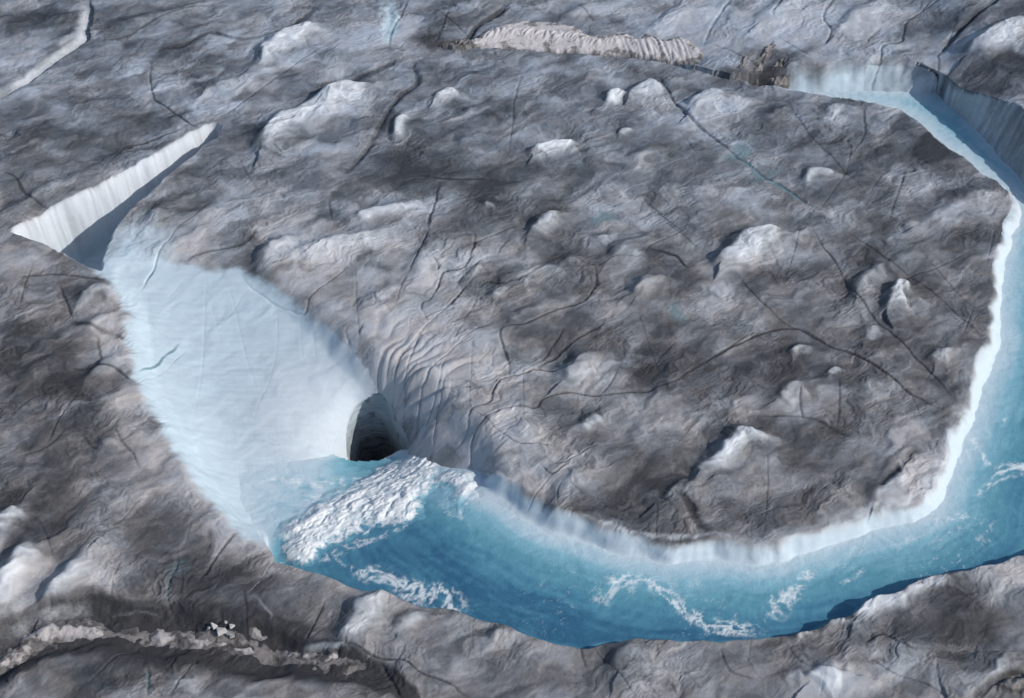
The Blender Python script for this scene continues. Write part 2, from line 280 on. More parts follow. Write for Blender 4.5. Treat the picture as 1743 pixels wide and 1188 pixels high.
# grooves: (points, depth m, half width px left, half width px right, darkening, sunlit white on far wall)
GROOVES = [
 (C(1,(-30,515),(0,500),(200,370),(300,290),(430,210),(440,150),(460,80),(450,0)),2.2,22,5,.5,.5),
 (C(1,(745,330),(745,400),(760,490),(830,530),(880,575),(950,620),(990,640)),.8,5,5,.6,0),
 (C(1,(770,300),(800,250),(900,230),(1030,170),(1200,180),(1400,130),(1600,10)),1.1,5,14,.5,0),
 (C(1,(1070,590),(1200,510),(1500,300),(1640,215)),.8,4,6,.4,0),
 (C(1,(0,845),(60,870),(110,940),(150,985),(240,1030)),.9,6,8,.4,0),
 (C(1,(500,210),(640,180),(760,110),(900,60),(1080,30)),.9,8,10,.3,0),
 (C(1,(540,800),(620,740),(750,700),(900,640)),.5,8,8,.5,0),
 (C(1,(1300,690),(1290,740),(1400,780)),.6,10,14,.3,0),
 (C(1,(1180,780),(1220,870),(1290,960)),.3,3,3,.2,0),
 (C(2,(370,0),(330,80),(290,140),(270,250)),1.5,5,8,.3,0),
 (C(2,(850,20),(780,80),(700,130),(640,190),(490,220)),1.6,12,10,.8,0),
 (C(2,(560,60),(530,160),(490,220)),.6,4,4,.4,0),
 (C(2,(770,250),(850,330)),.6,4,4,.2,0),
 (C(2,(0,450),(100,380),(200,340),(320,290)),1.0,10,16,.4,0),
 (C(2,(920,380),(890,500),(870,700),(860,780)),.5,4,4,.3,0),
 (C(2,(320,880),(420,870),(560,890),(720,890),(940,900)),.7,5,7,.7,0),
 (C(2,(1600,380),(1680,500),(1743,560)),.9,6,7,.4,0),
 (C(2,(1540,1010),(1640,1090),(1743,1170)),.4,4,4,.4,0),
 (C(2,(1190,20),(1290,120)),.5,5,5,.4,0),
 (C(2,(40,870),(150,740),(260,560),(340,460),(400,400),(380,300)),1.3,10,12,.6,0),
 (C(2,(460,1130),(520,920)),.6,7,7,.9,0),
 (C(3,(0,490),(100,600),(180,660),(270,740),(400,840),(550,930),(650,1000),(720,1050)),1.1,8,10,.3,0),
 (C(3,(20,650),(70,690),(130,770),(260,765)),.4,4,4,.1,0),
 (C(3,(820,20),(740,130),(780,200),(740,280)),.8,7,7,.3,0),
 (C(3,(560,10),(500,110),(490,150)),.8,9,9,.4,0),
 (C(3,(290,30),(210,130),(150,250)),.8,8,8,.4,0),
 (C(3,(1390,0),(1290,80),(1160,150),(1130,250),(1040,280),(1020,350),(980,440)),1.0,6,6,.5,0),
 (C(3,(1030,180),(970,230),(960,260)),.6,6,6,.3,0),
 (C(3,(1390,190),(1340,300),(1310,330),(1290,440),(1265,540),(1230,590)),1.2,6,6,.4,0),
 (C(3,(590,540),(700,690),(800,790),(970,980)),.35,3,3,.35,0),
 (C(3,(970,980),(1040,870),(1090,840)),.35,3,3,.3,0),
 (C(3,(730,1050),(860,860),(890,700)),.4,3,3,.3,0),
 (C(3,(950,560),(950,660),(930,720)),.6,6,6,.3,0),
 (C(3,(1743,40),(1550,130),(1400,250),(1330,330)),1.6,10,16,.6,0),
 (C(4,(690,275),(760,170),(800,100),(880,0)),.9,4,5,.3,0),
 (C(4,(660,775),(700,740),(770,680),(900,530)),.9,5,4,.0,0),
 (C(4,(1020,110),(1000,400),(980,620),(930,900)),.35,3,3,.1,0),
 (C(4,(1230,830),(1350,560)),.5,3,4,.0,0),
 (C(4,(1110,240),(1150,330),(1200,540),(1260,720)),.3,3,3,.05,0),
 (C(4,(900,150),(930,140),(1020,110),(1150,90),(1230,50),(1270,0)),1.3,10,10,.6,0),
 (C(4,(1370,330),(1360,480),(1340,600)),.3,2.5,2.5,.05,0),
 (C(4,(1480,400),(1480,560)),.3,2.5,2.5,.05,0),(C(4,(1540,420),(1550,560)),.3,2.5,2.5,.05,0),
 (C(4,(1060,440),(1200,290)),.3,3,3,.05,0),(C(4,(820,300),(900,230)),.3,3,3,.05,0),
 (C(4,(1190,210),(1230,260),(1300,300),(1360,340),(1500,390),(1530,340),(1600,280),(1700,200),(1743,180)),.8,5,6,.4,0),
 (C(4,(340,450),(560,510),(650,550)),1.0,9,12,.7,0),
 (C(4,(340,690),(520,690),(590,710),(670,760)),1.0,6,9,.7,0),
 (C(4,(100,235),(280,225),(430,240),(530,265)),.9,5,8,.6,0),
 (C(4,(480,530),(490,660)),.6,9,9,.5,0),
 (C(4,(420,870),(520,820),(610,770)),.3,3,3,.2,0),
 (C(4,(240,1060),(300,940),(400,800)),.4,4,4,.3,0),
 (C(4,(100,380),(130,270),(165,170)),.4,4,3,.3,0),
 (C(4,(300,280),(340,400),(360,440)),.6,6,6,.4,0),
 (C(4,(70,1130),(230,1080),(320,1000)),.5,8,8,.3,0),
 (C(4,(1743,480),(1710,500),(1743,590)),.5,4,4,.1,0),
 (C(5,(690,20),(690,90),(640,190),(540,215),(510,280),(480,340),(435,375),(465,480)),.9,5,6,.6,0),
 (C(5,(690,240),(640,300),(560,390),(465,480),(370,570),(310,650),(268,780),(288,900)),1.5,5,8,.3,0),
 (C(5,(410,540),(370,620),(340,720),(330,860),(350,930)),.8,4,5,.15,0),
 (C(5,(820,440),(700,500),(590,590),(500,670),(430,760),(395,850),(395,900)),.9,5,6,.3,0),
 (C(5,(560,630),(510,760),(460,850),(440,920)),.7,4,5,.2,0),
 (C(5,(560,700),(510,830),(485,970)),.7,5,5,.2,0),
 (C(5,(1290,190),(1290,280),(1230,360),(1100,400),(950,470),(830,495),(820,540),(850,640),(860,720)),1.2,5,7,.7,0),
 (C(5,(1200,640),(1150,700),(1010,700),(930,720),(840,740),(790,790),(760,860),(670,900),(650,990),(560,1040)),1.3,5,7,.6,0),
 (C(5,(1743,740),(1560,800),(1430,815),(1300,830),(1150,820),(1040,850),(1000,900),(880,900),(770,930),(700,990),(670,1060),(685,1160)),1.5,5,9,.6,0),
 (C(5,(720,290),(690,370),(640,460),(580,590)),.5,3.5,4,.3,0),
 (C(5,(720,280),(760,260),(850,270),(950,240),(1080,150),(1170,100)),.7,5,8,.5,0),
 (C(5,(670,900),(740,940),(840,1030),(900,1070),(1000,1070),(1090,1080)),.6,3,3,.8,0),
 (C(5,(1050,1140),(1130,1160),(1310,1065)),.6,4,4,.5,0),
 (C(5,(100,170),(110,400),(125,560)),.4,3,3,.3,0),
 (C(5,(110,420),(190,390),(190,320)),.6,4,4,.6,0),
 (C(5,(360,220),(410,120),(470,0)),.6,4,4,.7,0),
 (C(5,(480,150),(510,180),(510,210)),.5,4,4,.8,0),
 (C(5,(300,380),(350,230)),.5,4,4,.5,0),
 (C(5,(800,960),(860,980),(960,940),(1040,940),(1000,860)),.4,3,4,.4,0),
 (C(5,(790,1000),(850,960),(940,930),(1040,925)),.5,3,4,.3,0),
 (C(5,(820,1060),(860,1000),(930,960)),.5,3,4,.3,0),
 (C(5,(1130,990),(1100,960),(1130,920)),.4,3,3,.3,0),
 (C(5,(930,680),(935,900),(935,980)),.25,2.5,2.5,.3,0),
 (C(5,(680,560),(670,760),(670,900)),.25,2.5,2.5,.2,0),
 (C(5,(1330,470),(1200,540),(1120,600),(1000,690)),.8,7,9,.5,0),
 (C(5,(1130,490),(1100,550),(1010,660)),.5,5,5,.4,0),
 (C(5,(1550,100),(1680,130),(1743,200)),.7,6,8,.9,0),
 (C(5,(1540,140),(1390,145),(1290,185),(1150,140)),.4,3,3,.4,0),
 (C(5,(1500,420),(1560,600),(1610,740)),.3,2.5,2.5,.3,0),
 (C(5,(1300,830),(1350,780),(1400,700)),.4,4,4,.3,0),
 (C(5,(1743,0),(1560,90),(1540,130)),.4,4,4,.5,0),
 (C(6,(690,20),(800,160),(900,320),(1010,440),(1100,540),(1200,630),(1350,790),(1400,850)),.7,4,5,.6,0),
 (C(6,(-40,-40),(40,20),(140,100)),.4,4,4,.5,0),
 (C(6,(850,0),(1000,110),(1180,240),(1310,330),(1440,450),(1540,545)),.35,3,3,.4,0),
 (C(6,(330,240),(480,400),(560,480),(640,510)),.4,4,4,.5,0),
 (C(6,(980,370),(1080,300),(1180,240),(1300,205),(1480,110)),.4,3,3,.4,0),
 (C(6,(0,770),(240,620),(500,510),(640,510),(760,570),(900,630),(1080,740),(1180,820),(1340,900)),.8,7,7,.8,0),
 (C(6,(1210,90),(1300,200),(1390,300),(1530,420)),.3,3,3,.3,0),
 (C(6,(630,10),(600,140),(550,270)),.3,3,3,.3,0),
 (C(6,(640,780),(635,860),(650,940)),.4,5,5,.5,0),
 (C(6,(830,740),(830,850),(820,980)),.3,6,6,.5,0),
 (C(6,(1170,800),(1240,940)),.3,3,3,.3,0),
 (C(6,(1440,530),(1480,430),(1500,390)),.35,3,3,.5,0),
 (C(6,(430,930),(640,930),(800,990),(900,1040)),.5,9,9,.5,0),
 (C(6,(1600,0),(1570,130),(1560,180)),.4,3,3,.4,0),
 (C(9,(470,-60),(475,100),(465,280)),.3,3,3,.3,0),
 (C(9,(0,170),(60,180),(130,290),(190,340)),.8,14,14,.7,0),
 (C(9,(1130,30),(1080,70),(1030,130)),1.6,12,14,.9,0),
 (C(9,(1743,1060),(1600,1090),(1520,1140),(1480,1180)),2.5,14,12,1.0,0),
 (C(9,(560,880),(620,960),(700,1010),(900,1050)),.4,5,5,.5,0),
 (C(9,(240,920),(290,1030),(420,1070)),.4,6,6,.5,0),
 (C(9,(950,900),(1040,850),(1130,900),(1210,940)),.4,6,6,.7,0),
 (C(9,(970,960),(1090,1050),(1250,1100),(1380,1180)),.4,5,5,.5,0),
 (C(9,(765,1010),(745,1100),(730,1180)),.3,2.5,2.5,.3,0),
 (C(9,(395,870),(375,990)),.3,3,3,.2,0),
 (C(9,(850,790),(830,870)),.3,3,3,.3,0),
 (C(8,(1590,190),(1590,390)),.4,3,3,.4,0),
 (C(8,(1270,910),(1350,1000),(1500,1170)),.5,3,4,.5,0),
 (C(8,(1205,920),(1230,1010)),.6,5,5,.5,0),
 (C(8,(-20,890),(100,910),(200,960),(360,995),(430,1050),(560,1090),(680,1170)),.8,4,6,.8,.15),
 (C(8,(1020,10),(1080,60),(1150,0)),.5,4,4,.6,0),
 (C(8,(1080,60),(1000,150),(950,210)),.4,3,3,.4,0),
 (C(8,(1130,90),(1100,150),(1105,240)),.3,3,3,.3,0),
 (C(8,(1160,110),(1220,160)),.3,3,3,.3,0),
 (C(8,(1743,60),(1640,120),(1600,200)),1.0,14,14,.7,0),
 (C(8,(680,760),(680,960)),.25,2.5,2.5,.2,0),
 (C(8,(220,1000),(280,1100),(320,1170)),.8,10,8,.4,0),
 (C(7,(1365,480),(1280,590),(1210,665)),.7,5,5,.2,.5),
 (C(7,(870,430),(870,520),(830,620),(835,745)),.5,7,7,.0,.1),
 (C(7,(1170,350),(1080,460),(980,590)),.5,7,7,.5,0),
 (C(7,(600,490),(560,580),(550,670)),.35,4,4,.3,0),
 (C(7,(690,190),(600,300),(560,320)),.3,3,3,.2,0),
 (C(7,(950,290),(920,400)),.25,3,3,.2,0),
 (C(7,(110,150),(40,250)),.3,3,3,.2,0),
 (C(7,(200,300),(240,380),(265,460)),.4,4,4,.3,0),
 (C(7,(1610,690),(1560,790),(1500,890)),.4,5,5,.4,0),
 (C(7,(980,970),(900,1070),(840,1170)),.5,6,6,.3,0),
 (C(7,(740,1000),(730,1170)),.5,8,8,.0,.1),
 (C(7,(660,890),(560,970),(440,1080)),.5,6,6,.3,0),
 ([(780,77),(860,84),(1000,93),(1150,110),(1245,134)],2.0,26,4,.15,.1),
]
# the dirty crevasse at lower left
CREV = C(7,(-60,1000),(60,930),(180,850),(320,800),(500,790),(640,815),(800,830),(1000,845),(1180,890),(1350,935),(1500,965),(1743,1010),(1860,1060),(1990,1130),(2060,1190))
# dark debris patches: (x, y, rx, ry, amount)
DIRTY = [(290,1046,120,12,1.3),(430,1058,90,12,1.2),(240,1085,160,10,1.0),(400,1103,160,10,1.0),(560,1095,60,14,.9),(150,1095,70,10,.9),(830,300,90,30,.5),(1200,560,90,30,.4),(1540,650,70,40,.4),(60,820,70,60,.4),(160,660,40,40,.5),(110,640,50,50,.3),(1420,240,50,30,.5),(1600,255,40,30,.5),(1300,480,60,30,.3),(770,262,120,55,.8),(830,350,70,45,.8),(985,158,45,28,.7),(900,190,60,40,.3),(1150,470,50,60,.7),(1080,845,90,45,.8),(1125,885,70,40,.7),
 (1450,262,80,50,.6),(1570,240,60,45,.6),(1600,300,60,50,.5),(70,600,90,110,.55),(100,760,140,150,.5),(330,960,120,70,.55),(520,1060,80,40,.5),
 (1600,1060,120,70,.55),(1250,620,150,50,.6),(1480,600,150,60,.4),(1350,700,150,50,.3),(180,240,120,28,.6),(60,222,60,22,.6),(340,88,100,28,.4),
 (1700,152,60,30,1.0),(1500,470,120,60,.3),(1300,850,120,50,.35),(1000,1130,120,50,.35),(430,1000,130,30,.7),(250,1140,200,50,.5),(1380,330,120,50,.3),
 (560,230,60,30,.2),(660,290,60,40,.5),(640,330,120,30,.4),(1000,560,120,40,.3),(1140,640,100,60,.35),(80,30,90,40,.4),(200,20,60,30,.4),
 (1620,60,90,45,.5),(1490,55,60,40,.2),(730,40,70,40,.5),(1010,480,90,40,.3),(1690,1130,60,60,.6),(1230,1000,0.1,0.1,0),(120,900,90,60,.3),(1620,400,60,60,.3),(1640,500,50,80,.35),(1600,690,50,60,.5)]
# paler ice: (x, y, rx, ry, amount)
PALE = [(1300,55,230,70,.75),(1080,20,180,40,.35),(500,350,150,50,.25),(640,500,160,110,.45),(740,640,120,110,.55),(880,760,120,90,.5),(100,985,120,60,.45),(170,560,60,110,.35),
 (210,700,50,60,.4),(260,790,60,60,.3),(1080,190,80,40,.2),(620,1050,90,60,.3),(1130,1130,90,50,.25),(1400,1160,60,30,.4),(1230,190,70,40,.4),(430,60,120,40,.3),(60,110,80,45,.3),
 (380,160,110,50,.25),(640,50,80,50,.7),(700,40,30,30,.3),(1680,100,70,30,.5),(300,410,110,50,.4),(560,190,90,45,.3),(1560,820,50,40,.5),(1480,1010,60,20,.3),(1220,265,80,40,.15),(1070,370,60,30,.2),(700,340,60,25,.25),
 (530,420,120,40,.35),(990,640,60,40,.3),(1400,690,90,40,.25),(1230,430,80,30,.25),(1720,1010,40,60,.2)]
# shallow teal melt: (x, y, rx, ry, rot deg, amount)
TEAL = [(1262,262,24,34,-35,.75),(1300,300,12,40,-50,.6),(1030,372,36,12,5,.7),(1158,532,20,24,0,.7),(1370,715,30,10,0,.35),(300,970,20,26,0,.4),(150,1150,40,30,0,.3),(700,800,1,1,0,0),(1290,240,16,14,0,.4)]

# ------------------------------------------------------------------ ice sheet grid
def axis(lo, hi, step, grow, lim):
    a = list(np.arange(lo, hi + step * .5, step))
    s = step
    while a[-1] < lim: s *= grow; a.append(a[-1] + s)
    s = step
    while a[0] > -lim: s *= grow; a.insert(0, a[0] - s)
    return np.array(a)
U = axis(-1.11, 1.11, 0.00205, 1.3, 9.0)
V = axis(-80.0, 124.0, 0.212, 1.3, 900.0)
UU, VV = np.meshgrid(U, V)
HW = np.maximum(91.0 + 0.21 * VV, 60.0)
GX = (UU * HW).ravel(); GY = VV.ravel()
NR, NC = UU.shape
N = GX.size

# organic warp of all outlines
wx = 0.9 * fbm(GX / 7, GY / 7, 3, 11); wy = 0.9 * fbm(GX / 7, GY / 7, 3, 23)
WX = GX + wx * .6; WY = GY + wy * .6
FX = GX + 2.4 * wx; FY = GY + 2.4 * wy

# relief of the bare ice
ca, sa = math.cos(math.radians(34)), math.sin(math.radians(34))
def flow(x, y, along, across):
    return (x * ca + y * sa) / along, (-x * sa + y * ca) / across
def relief(x, y):
    a, b = flow(x + 5 * noise(x / 30, y / 30, 5), y + 5 * noise(x / 30, y / 30, 6), 22, 9)
    h = 1.0 * noise(a, b, 31)
    a, b = flow(x, y, 9, 4.2)
    h = h + .42 * noise(a + h * .6, b, 32)
    return h
h0 = relief(FX, FY)
k = 0.8                                         # lean: steep on the lee side, gentle towards the sun
h0 = relief(FX + k * h0 * .7, FY - k * h0 * .9)
a, b = flow(FX, FY, 3.6, 1.7)
h1 = noise(a, b, 41)
h2 = fbm(FX / 1.25, FY / 1.25, 2, 43)
rough = smooth(noise(GX / 20, GY / 20, 51), -.35, .5)
plate = h0 * 0.58 + .05 * h1
dirt = 0.42 + .32 * fbm(FX / 15, FY / 9, 3, 61) + .20 * fbm(*flow(FX, FY, 6, 2.2), 3, 65) - .12 * h0
clean_lit = np.zeros(N); blue = np.zeros(N); teal = np.zeros(N); warm = .5 + .5 * fbm(GX / 16, GY / 16, 2, 71)
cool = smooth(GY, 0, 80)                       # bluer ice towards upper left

def near(poly, r):
    lo = poly.min(0) - r; hi = poly.max(0) + r
    return np.nonzero((WX > lo[0]) & (WX < hi[0]) & (WY > lo[1]) & (WY < hi[1]))[0]

def ellipse(px, py, rx, ry, rot=0):
    c = P(px, py); m = mpp(px, py)
    r = math.radians(rot); A = rx * m; B = ry * m / SP
    idx = np.nonzero((np.abs(FX - c[0]) < 1.6 * max(A, B) + 1) & (np.abs(FY - c[1]) < 1.6 * max(A, B) + 1))[0]
    x = FX[idx] - c[0]; y = FY[idx] - c[1]
    x, y = x * math.cos(r) + y * math.sin(r), -x * math.sin(r) + y * math.cos(r)
    return idx, 1 - smooth(np.hypot(x / A, y / B), .25, 1.45)
for px, py, rx, ry, am in DIRTY:
    i, f = ellipse(px, py, rx, ry); dirt[i] += am * .5 * f; rough[i] = np.maximum(rough[i], f * am * 1.2)
for px, py, rx, ry, am in PALE:
    i, f = ellipse(px, py, rx, ry); dirt[i] -= am * .75 * f
for px, py, rx, ry, rot, am in TEAL:
    i, f = ellipse(px, py, rx, ry, rot); am *= .75; teal[i] = np.maximum(teal[i], am * f); plate[i] -= .35 * am * f

h3 = noise(FX / .55, FY / .5, 47)
plate = plate + (.10 * rough) * h1 + (.012 + .07 * rough) * h2 + .035 * rough * h3
# fine diagonal melt ripples with sharp crests
a, b = flow(FX + .8 * h2, FY + .8 * h1, 3.0, .85)
rp1 = 1 - 2 * np.abs(noise(a, b, 48)); a, b = flow(FX, FY, 1.5, .42); rp2 = 1 - 2 * np.abs(noise(a, b, 49))
rm = smooth(noise(GX / 14, GY / 11, 50), -.35, .35)
plate = plate + rm * (.13 * rp1 + .05 * rp2)
dirt -= rm * (.10 * (rp1 - .4) + .06 * (rp2 - .4))  # ripple crests paler, troughs darker
# ---- river banks
rp = PL(RIVER)
dn = np.full(N, 1e3); di = np.full(N, 1e3); df = np.full(N, 1e3); de = np.full(N, 1e3)
near_l = smooth_poly(PL(NEAR_RIM[9:])); isle_l = smooth_poly(PL(ISLE_RIM)); far_l = PL(FAR_RIM); east_l = PL(EAST_RIM)
rpoly = np.vstack([near_l, east_l[1:], far_l[1:], isle_l[1:], PL(RIVER[-6:])])
inr = inside(rpoly, WX, WY)
ri = np.nonzero(inr)[0]
dn[ri] = poly_dist(near_l, WX[ri], WY[ri])[0]; di[ri] = poly_dist(isle_l, WX[ri], WY[ri])[0]
df[ri] = poly_dist(far_l, WX[ri], WY[ri])[0]; de[ri] = poly_dist(east_l, WX[ri], WY[ri])[0]
WZ = np.full(N, -5.0); WZ[ri] = water_z(GX[ri], GY[ri])
# bank shapes: z relative to the rim; each reaches a bed about 5 m under water
def bank(d, run, lip=1.0):
    t = d / run
    return -np.where(t < 1, 5.2 * smooth(t) , 5.2) - np.clip(d - run, 0, 14) * .36
hb_i = -(2.3 * smooth(di * (1 + .12 * noise(GX / 6, GY / 6, 111)), 0, 2.7)) - np.clip(di - 1.6, 0, 5) * .27 - np.clip(di - 6.0, 0, 12) * .46
hb_n = -(9.0 * smooth(dn, 0, 2.0))
raise_ = (2.3 * smooth(GX, 22, 62) + 3.6 * smooth(GX, 88, 103)) * smooth(GY, 22, 55)   # ground beyond the far walls stands higher; east part raised to shade its wall
hb = np.maximum(hb_i, hb_n)
for rim_, base_, dr in ((far_l, PL(FAR_BASE), df), (east_l, PL(EAST_BASE), de)):
    db = np.full(N, 1e3); db[ri] = poly_dist(base_, WX[ri], WY[ri])[0]
    wall_in = np.zeros(N, bool); wall_in[ri] = inside(np.vstack([rim_, base_[::-1]]), WX[ri], WY[ri])
    tt_ = dr / (dr + db + 1e-6)
    zw = np.where(wall_in, raise_ * (1 - tt_) - 3.4 * (.55 * tt_ + .45 * smooth(tt_)), -3.4 - np.clip(db, 0, 14) * .3)
    hb = np.where(inr, np.maximum(hb, np.where(dr < 60, zw, -99)), hb)
farland = np.vstack([east_l, far_l[1:], PL(ISLAND_EDGE)[::-1], [(-150, 110), (-2500, 200), (-2500, 2500), (2500, 2500), (2500, 0), (400, -20)]])
onf = inside(farland, WX, WY) & ~inr
plate = plate + np.where(onf, raise_, 0)
Z = plate.copy()
damp = np.ones(N); damp[ri] = .25 + .75 * np.exp(-np.minimum(np.minimum(di, dn), np.minimum(df, de))[ri] / 1.5)
Z = np.where(inr, plate * damp + hb, plate)
fw = smooth(-np.minimum(df, de)[ri], -16, -2)
Z[ri] += (.05 * noise(GX[ri] / 1.4, GY[ri] / 9, 87) + .15 * noise(GX[ri] / 4, GY[ri] / 12, 88)) * fw

# ---- hummocks
for pts, h, wl, ws, cl in RIDGES:
    h *= .54; ws *= 1.9; cl *= .85
    m = mpp(*pts[len(pts) // 2]); pl = smooth_poly(PL(pts, h * .75)); w = wl * m * 1.25
    idx = near(pl, w * 1.1)
    if not len(idx): continue
    d, s, t = poly_dist(pl, WX[idx] + .5 * wx[idx], WY[idx] + .5 * wy[idx])
    L = np.linalg.norm(np.diff(pl, axis=0), axis=1).sum()
    tap = np.clip(np.minimum(t, 1 - t) * 4.0 + .35, 0, 1) ** .8
    lit = (1 - smooth(d / w, 0, 1)) ; lee = 1 - smooth(d / ws, 0, 1)
    f = np.where(s > 0, lit, lee) * tap * (1 + .12 * h1[idx])
    wr = 1 - .8 * smooth(np.where(inr[idx], np.minimum(np.minimum(di, dn), np.minimum(df, de))[idx], 0), 0, 3.0)
    Z[idx] += h * f * wr
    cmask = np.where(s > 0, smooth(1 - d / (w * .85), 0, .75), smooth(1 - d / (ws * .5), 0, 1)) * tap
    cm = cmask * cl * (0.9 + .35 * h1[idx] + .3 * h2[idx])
    clean_lit[idx] = np.maximum(clean_lit[idx], np.clip(cm, 0, 1))  # whitens the sunward face: clean ice plus its sunlight, in the colour
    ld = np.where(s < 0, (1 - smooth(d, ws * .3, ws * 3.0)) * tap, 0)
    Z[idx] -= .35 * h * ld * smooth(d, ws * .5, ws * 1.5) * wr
    dirt[idx] += .12 * ld  # lee side of each crest coloured darker

# ---- bowl of pale ice above the shaft
bp = PL(BASIN)
bi = np.nonzero((GX > bp[:, 0].min() - 9) & (GX < bp[:, 0].max() + 3) & (GY > bp[:, 1].min() - 3) & (GY < bp[:, 1].max() + 12))[0]
bd = sdf(smooth_poly(bp, 3, True), WX[bi], WY[bi])
bw = smooth(bd, -1.0, 5.0)
bz = basin_z(GX[bi], GY[bi])
a, b2 = flow(FX[bi], FY[bi], 6, 3)
bz = bz + .12 * noise(a, b2, 83) + .05 * h1[bi] + .05 * noise(GX[bi] / 5, GY[bi] / .9, 84)
Z[bi] = Z[bi] * (1 - bw) + bz * bw
inb = np.zeros(N); inb[bi] = bw
# island flank and funnel side keep grey ice, the bowl proper is pale blue
bowl_only = PL([(150, 452), (204, 520), (211, 600), (228, 660), (266, 722), (304, 792), (372, 880), (440, 930), (500, 930, -9), (600, 860, -9), (700, 800, -9),
                (680, 720, -8), (664, 690, -6), (648, 655, -4.5), (600, 590, -1.8), (530, 520), (430, 455), (380, 450), (330, 440), (280, 430), (210, 400), (190, 430)])
bo = sdf(smooth_poly(bowl_only, 3, True), WX[bi], WY[bi] + .3 * h1[bi]) + .7 * fbm(GX[bi] / 5, GY[bi] / 2.6, 4, 85, .6) + .3 * h1[bi]
bm = smooth(bo, -.8, 2.2) * np.clip(.9 + .15 * h1[bi], 0, 1)
blue[bi] = np.maximum(blue[bi], bm * .95)
clean_lit[bi] *= (1 - .6 * bm)
i, f = ellipse(235, 415, 75, 55); blue[i] = np.maximum(blue[i], .6 * f)
i, f = ellipse(540, 660, 150, 130); clean_lit[i] = np.maximum(clean_lit[i], .75 * f * (inb[i] > .5) * (blue[i] > .3)); blue[i] *= 1 - .45 * f

# ---- deep slot at the left
tp = PL(TRENCH)
ti = near(tp, 4)
td = sdf(smooth_poly(tp, 2, True), WX[ti], WY[ti]) + .22 * h1[ti] + .16 * h2[ti]
tw = smooth(td, -.25, 2.6)
Z[ti] = Z[ti] - 14.0 * tw
tb = smooth(td, -.5, .25)
stain = smooth(fbm((GX[ti] * .78 + GY[ti] * .62) / 4.5, td / 9, 3, 77), .1, .75)
clean_lit[ti] = np.maximum(clean_lit[ti], tb * (.72 - .4 * stain)); dirt[ti] -= .3 * tb; blue[ti] = np.maximum(blue[ti], tb * (.15 + .5 * smooth(td, .3, 2.4)))

# ---- grooves and cracks
for pts, dep, wl, wr, di_, cl in GROOVES:
    m = mpp(*pts[len(pts) // 2]); pl = smooth_poly(PL(pts, -.3))
    if wl < 11: wl = wl * .52 + .3
    if wr < 11: wr = wr * .52 + .3
    a_, b_ = wl * m, wr * m
    R = max(a_, b_) * 1.6 + .5
    idx = near(pl, R)
    if not len(idx): continue
    kw = .15 if dep <= .45 else .7
    d, s, t = poly_dist(pl, GX[idx] + kw * (.6 * wx[idx] + .12 * h2[idx]), GY[idx] + kw * (.6 * wy[idx] + .12 * h1[idx]))
    w = np.where(s > 0, b_, a_) * (1 + .5 * h1[idx])
    f = np.clip(1 - d / np.maximum(w, .15), 0, 1)
    f = f * f * (3 - 2 * f)
    tap = np.clip(np.minimum(t, 1 - t) * 6.0 + .15, 0, 1) * (.75 + .5 * rough[idx])
    Z[idx] -= np.minimum(dep * (.36 if dep < 1.25 else .55), np.maximum(w, .15) * .55) * f * tap * (1 - .6 * (inb[idx] > .5) * (di_ < .12))
    dirt[idx] += (di_ * .62 + .05) * f ** 1.2 * tap  # grooves drawn as darker lines
    clean_lit[idx] *= 1 - .6 * f * min(1, di_ * 2) * tap
    ib_ = (inb[idx] > .3) & (blue[idx] > .3)
    teal[idx] = np.maximum(teal[idx], np.where(ib_, min(.16 + dep * .4, .55) * f ** 1.5 * tap, 0))
    if cl: clean_lit[idx] = np.maximum(clean_lit[idx], np.where(s < 0, cl * smooth(1 - d / (a_ * 1.4), 0, .6) * tap, 0))  # sunlight on the far wall painted in as white

# ---- hairline cracks in two main sets
rc = random.Random(11)
for _ in range(22):
    cx, cy = rc.uniform(-85, 95), rc.uniform(-65, 105)
    an = math.radians(rc.choice([-48, -48, -80, 35, 60]) + rc.uniform(-9, 9)); L = rc.uniform(5, 16)
    pl = np.array([(cx + math.cos(an) * L * k_, cy + math.sin(an) * L * k_) for k_ in (-.5, -.15, .2, .5)]) + np.array([(rc.uniform(-.3, .3), rc.uniform(-.3, .3)) for _ in range(4)])
    idx = near(pl, 1.0)
    if not len(idx): continue
    d, s, t = poly_dist(pl, GX[idx] + .05 * h2[idx], GY[idx])
    f = (1 - smooth(d, .05, .32)) * np.clip(np.minimum(t, 1 - t) * 5, 0, 1) * (1 - blue[idx]) * (~inr[idx])
    Z[idx] -= .13 * f; dirt[idx] += .22 * f
# paler band along the bowl, sunlight on the rim slope put into the colour
pl = smooth_poly(PL(NEAR_RIM[1:11])); idx = near(pl, 9)
d, s, t = poly_dist(pl, WX[idx], WY[idx])
wf = (1 - smooth(d + 1.2 * h1[idx], 1.0, 7.0)) * np.clip(np.minimum(t, 1 - t) * 6, 0, 1)
dirt[idx] -= .30 * wf
# ---- dirty crevasse lower left
cl_ = smooth_poly(PL(CREV)); idx = near(cl_, 12)
d, s, t = poly_dist(cl_, WX[idx] + .4 * wx[idx], WY[idx] + .4 * wy[idx])
wv = np.interp(t, [0, .15, .4, .6, .8, 1], [4.5, 5.5, 5.6, 5.0, 3.4, 1.2])
Z[idx] -= 2.2 * (1 - smooth(d / wv, .35, 1.0)) * np.interp(t, [0, .65, .9, 1], [1, 1, .25, 0])
cf = 1 - smooth(d / wv, .55, 1.25)
dirt[idx] += .75 * cf; clean_lit[idx] *= 1 - cf

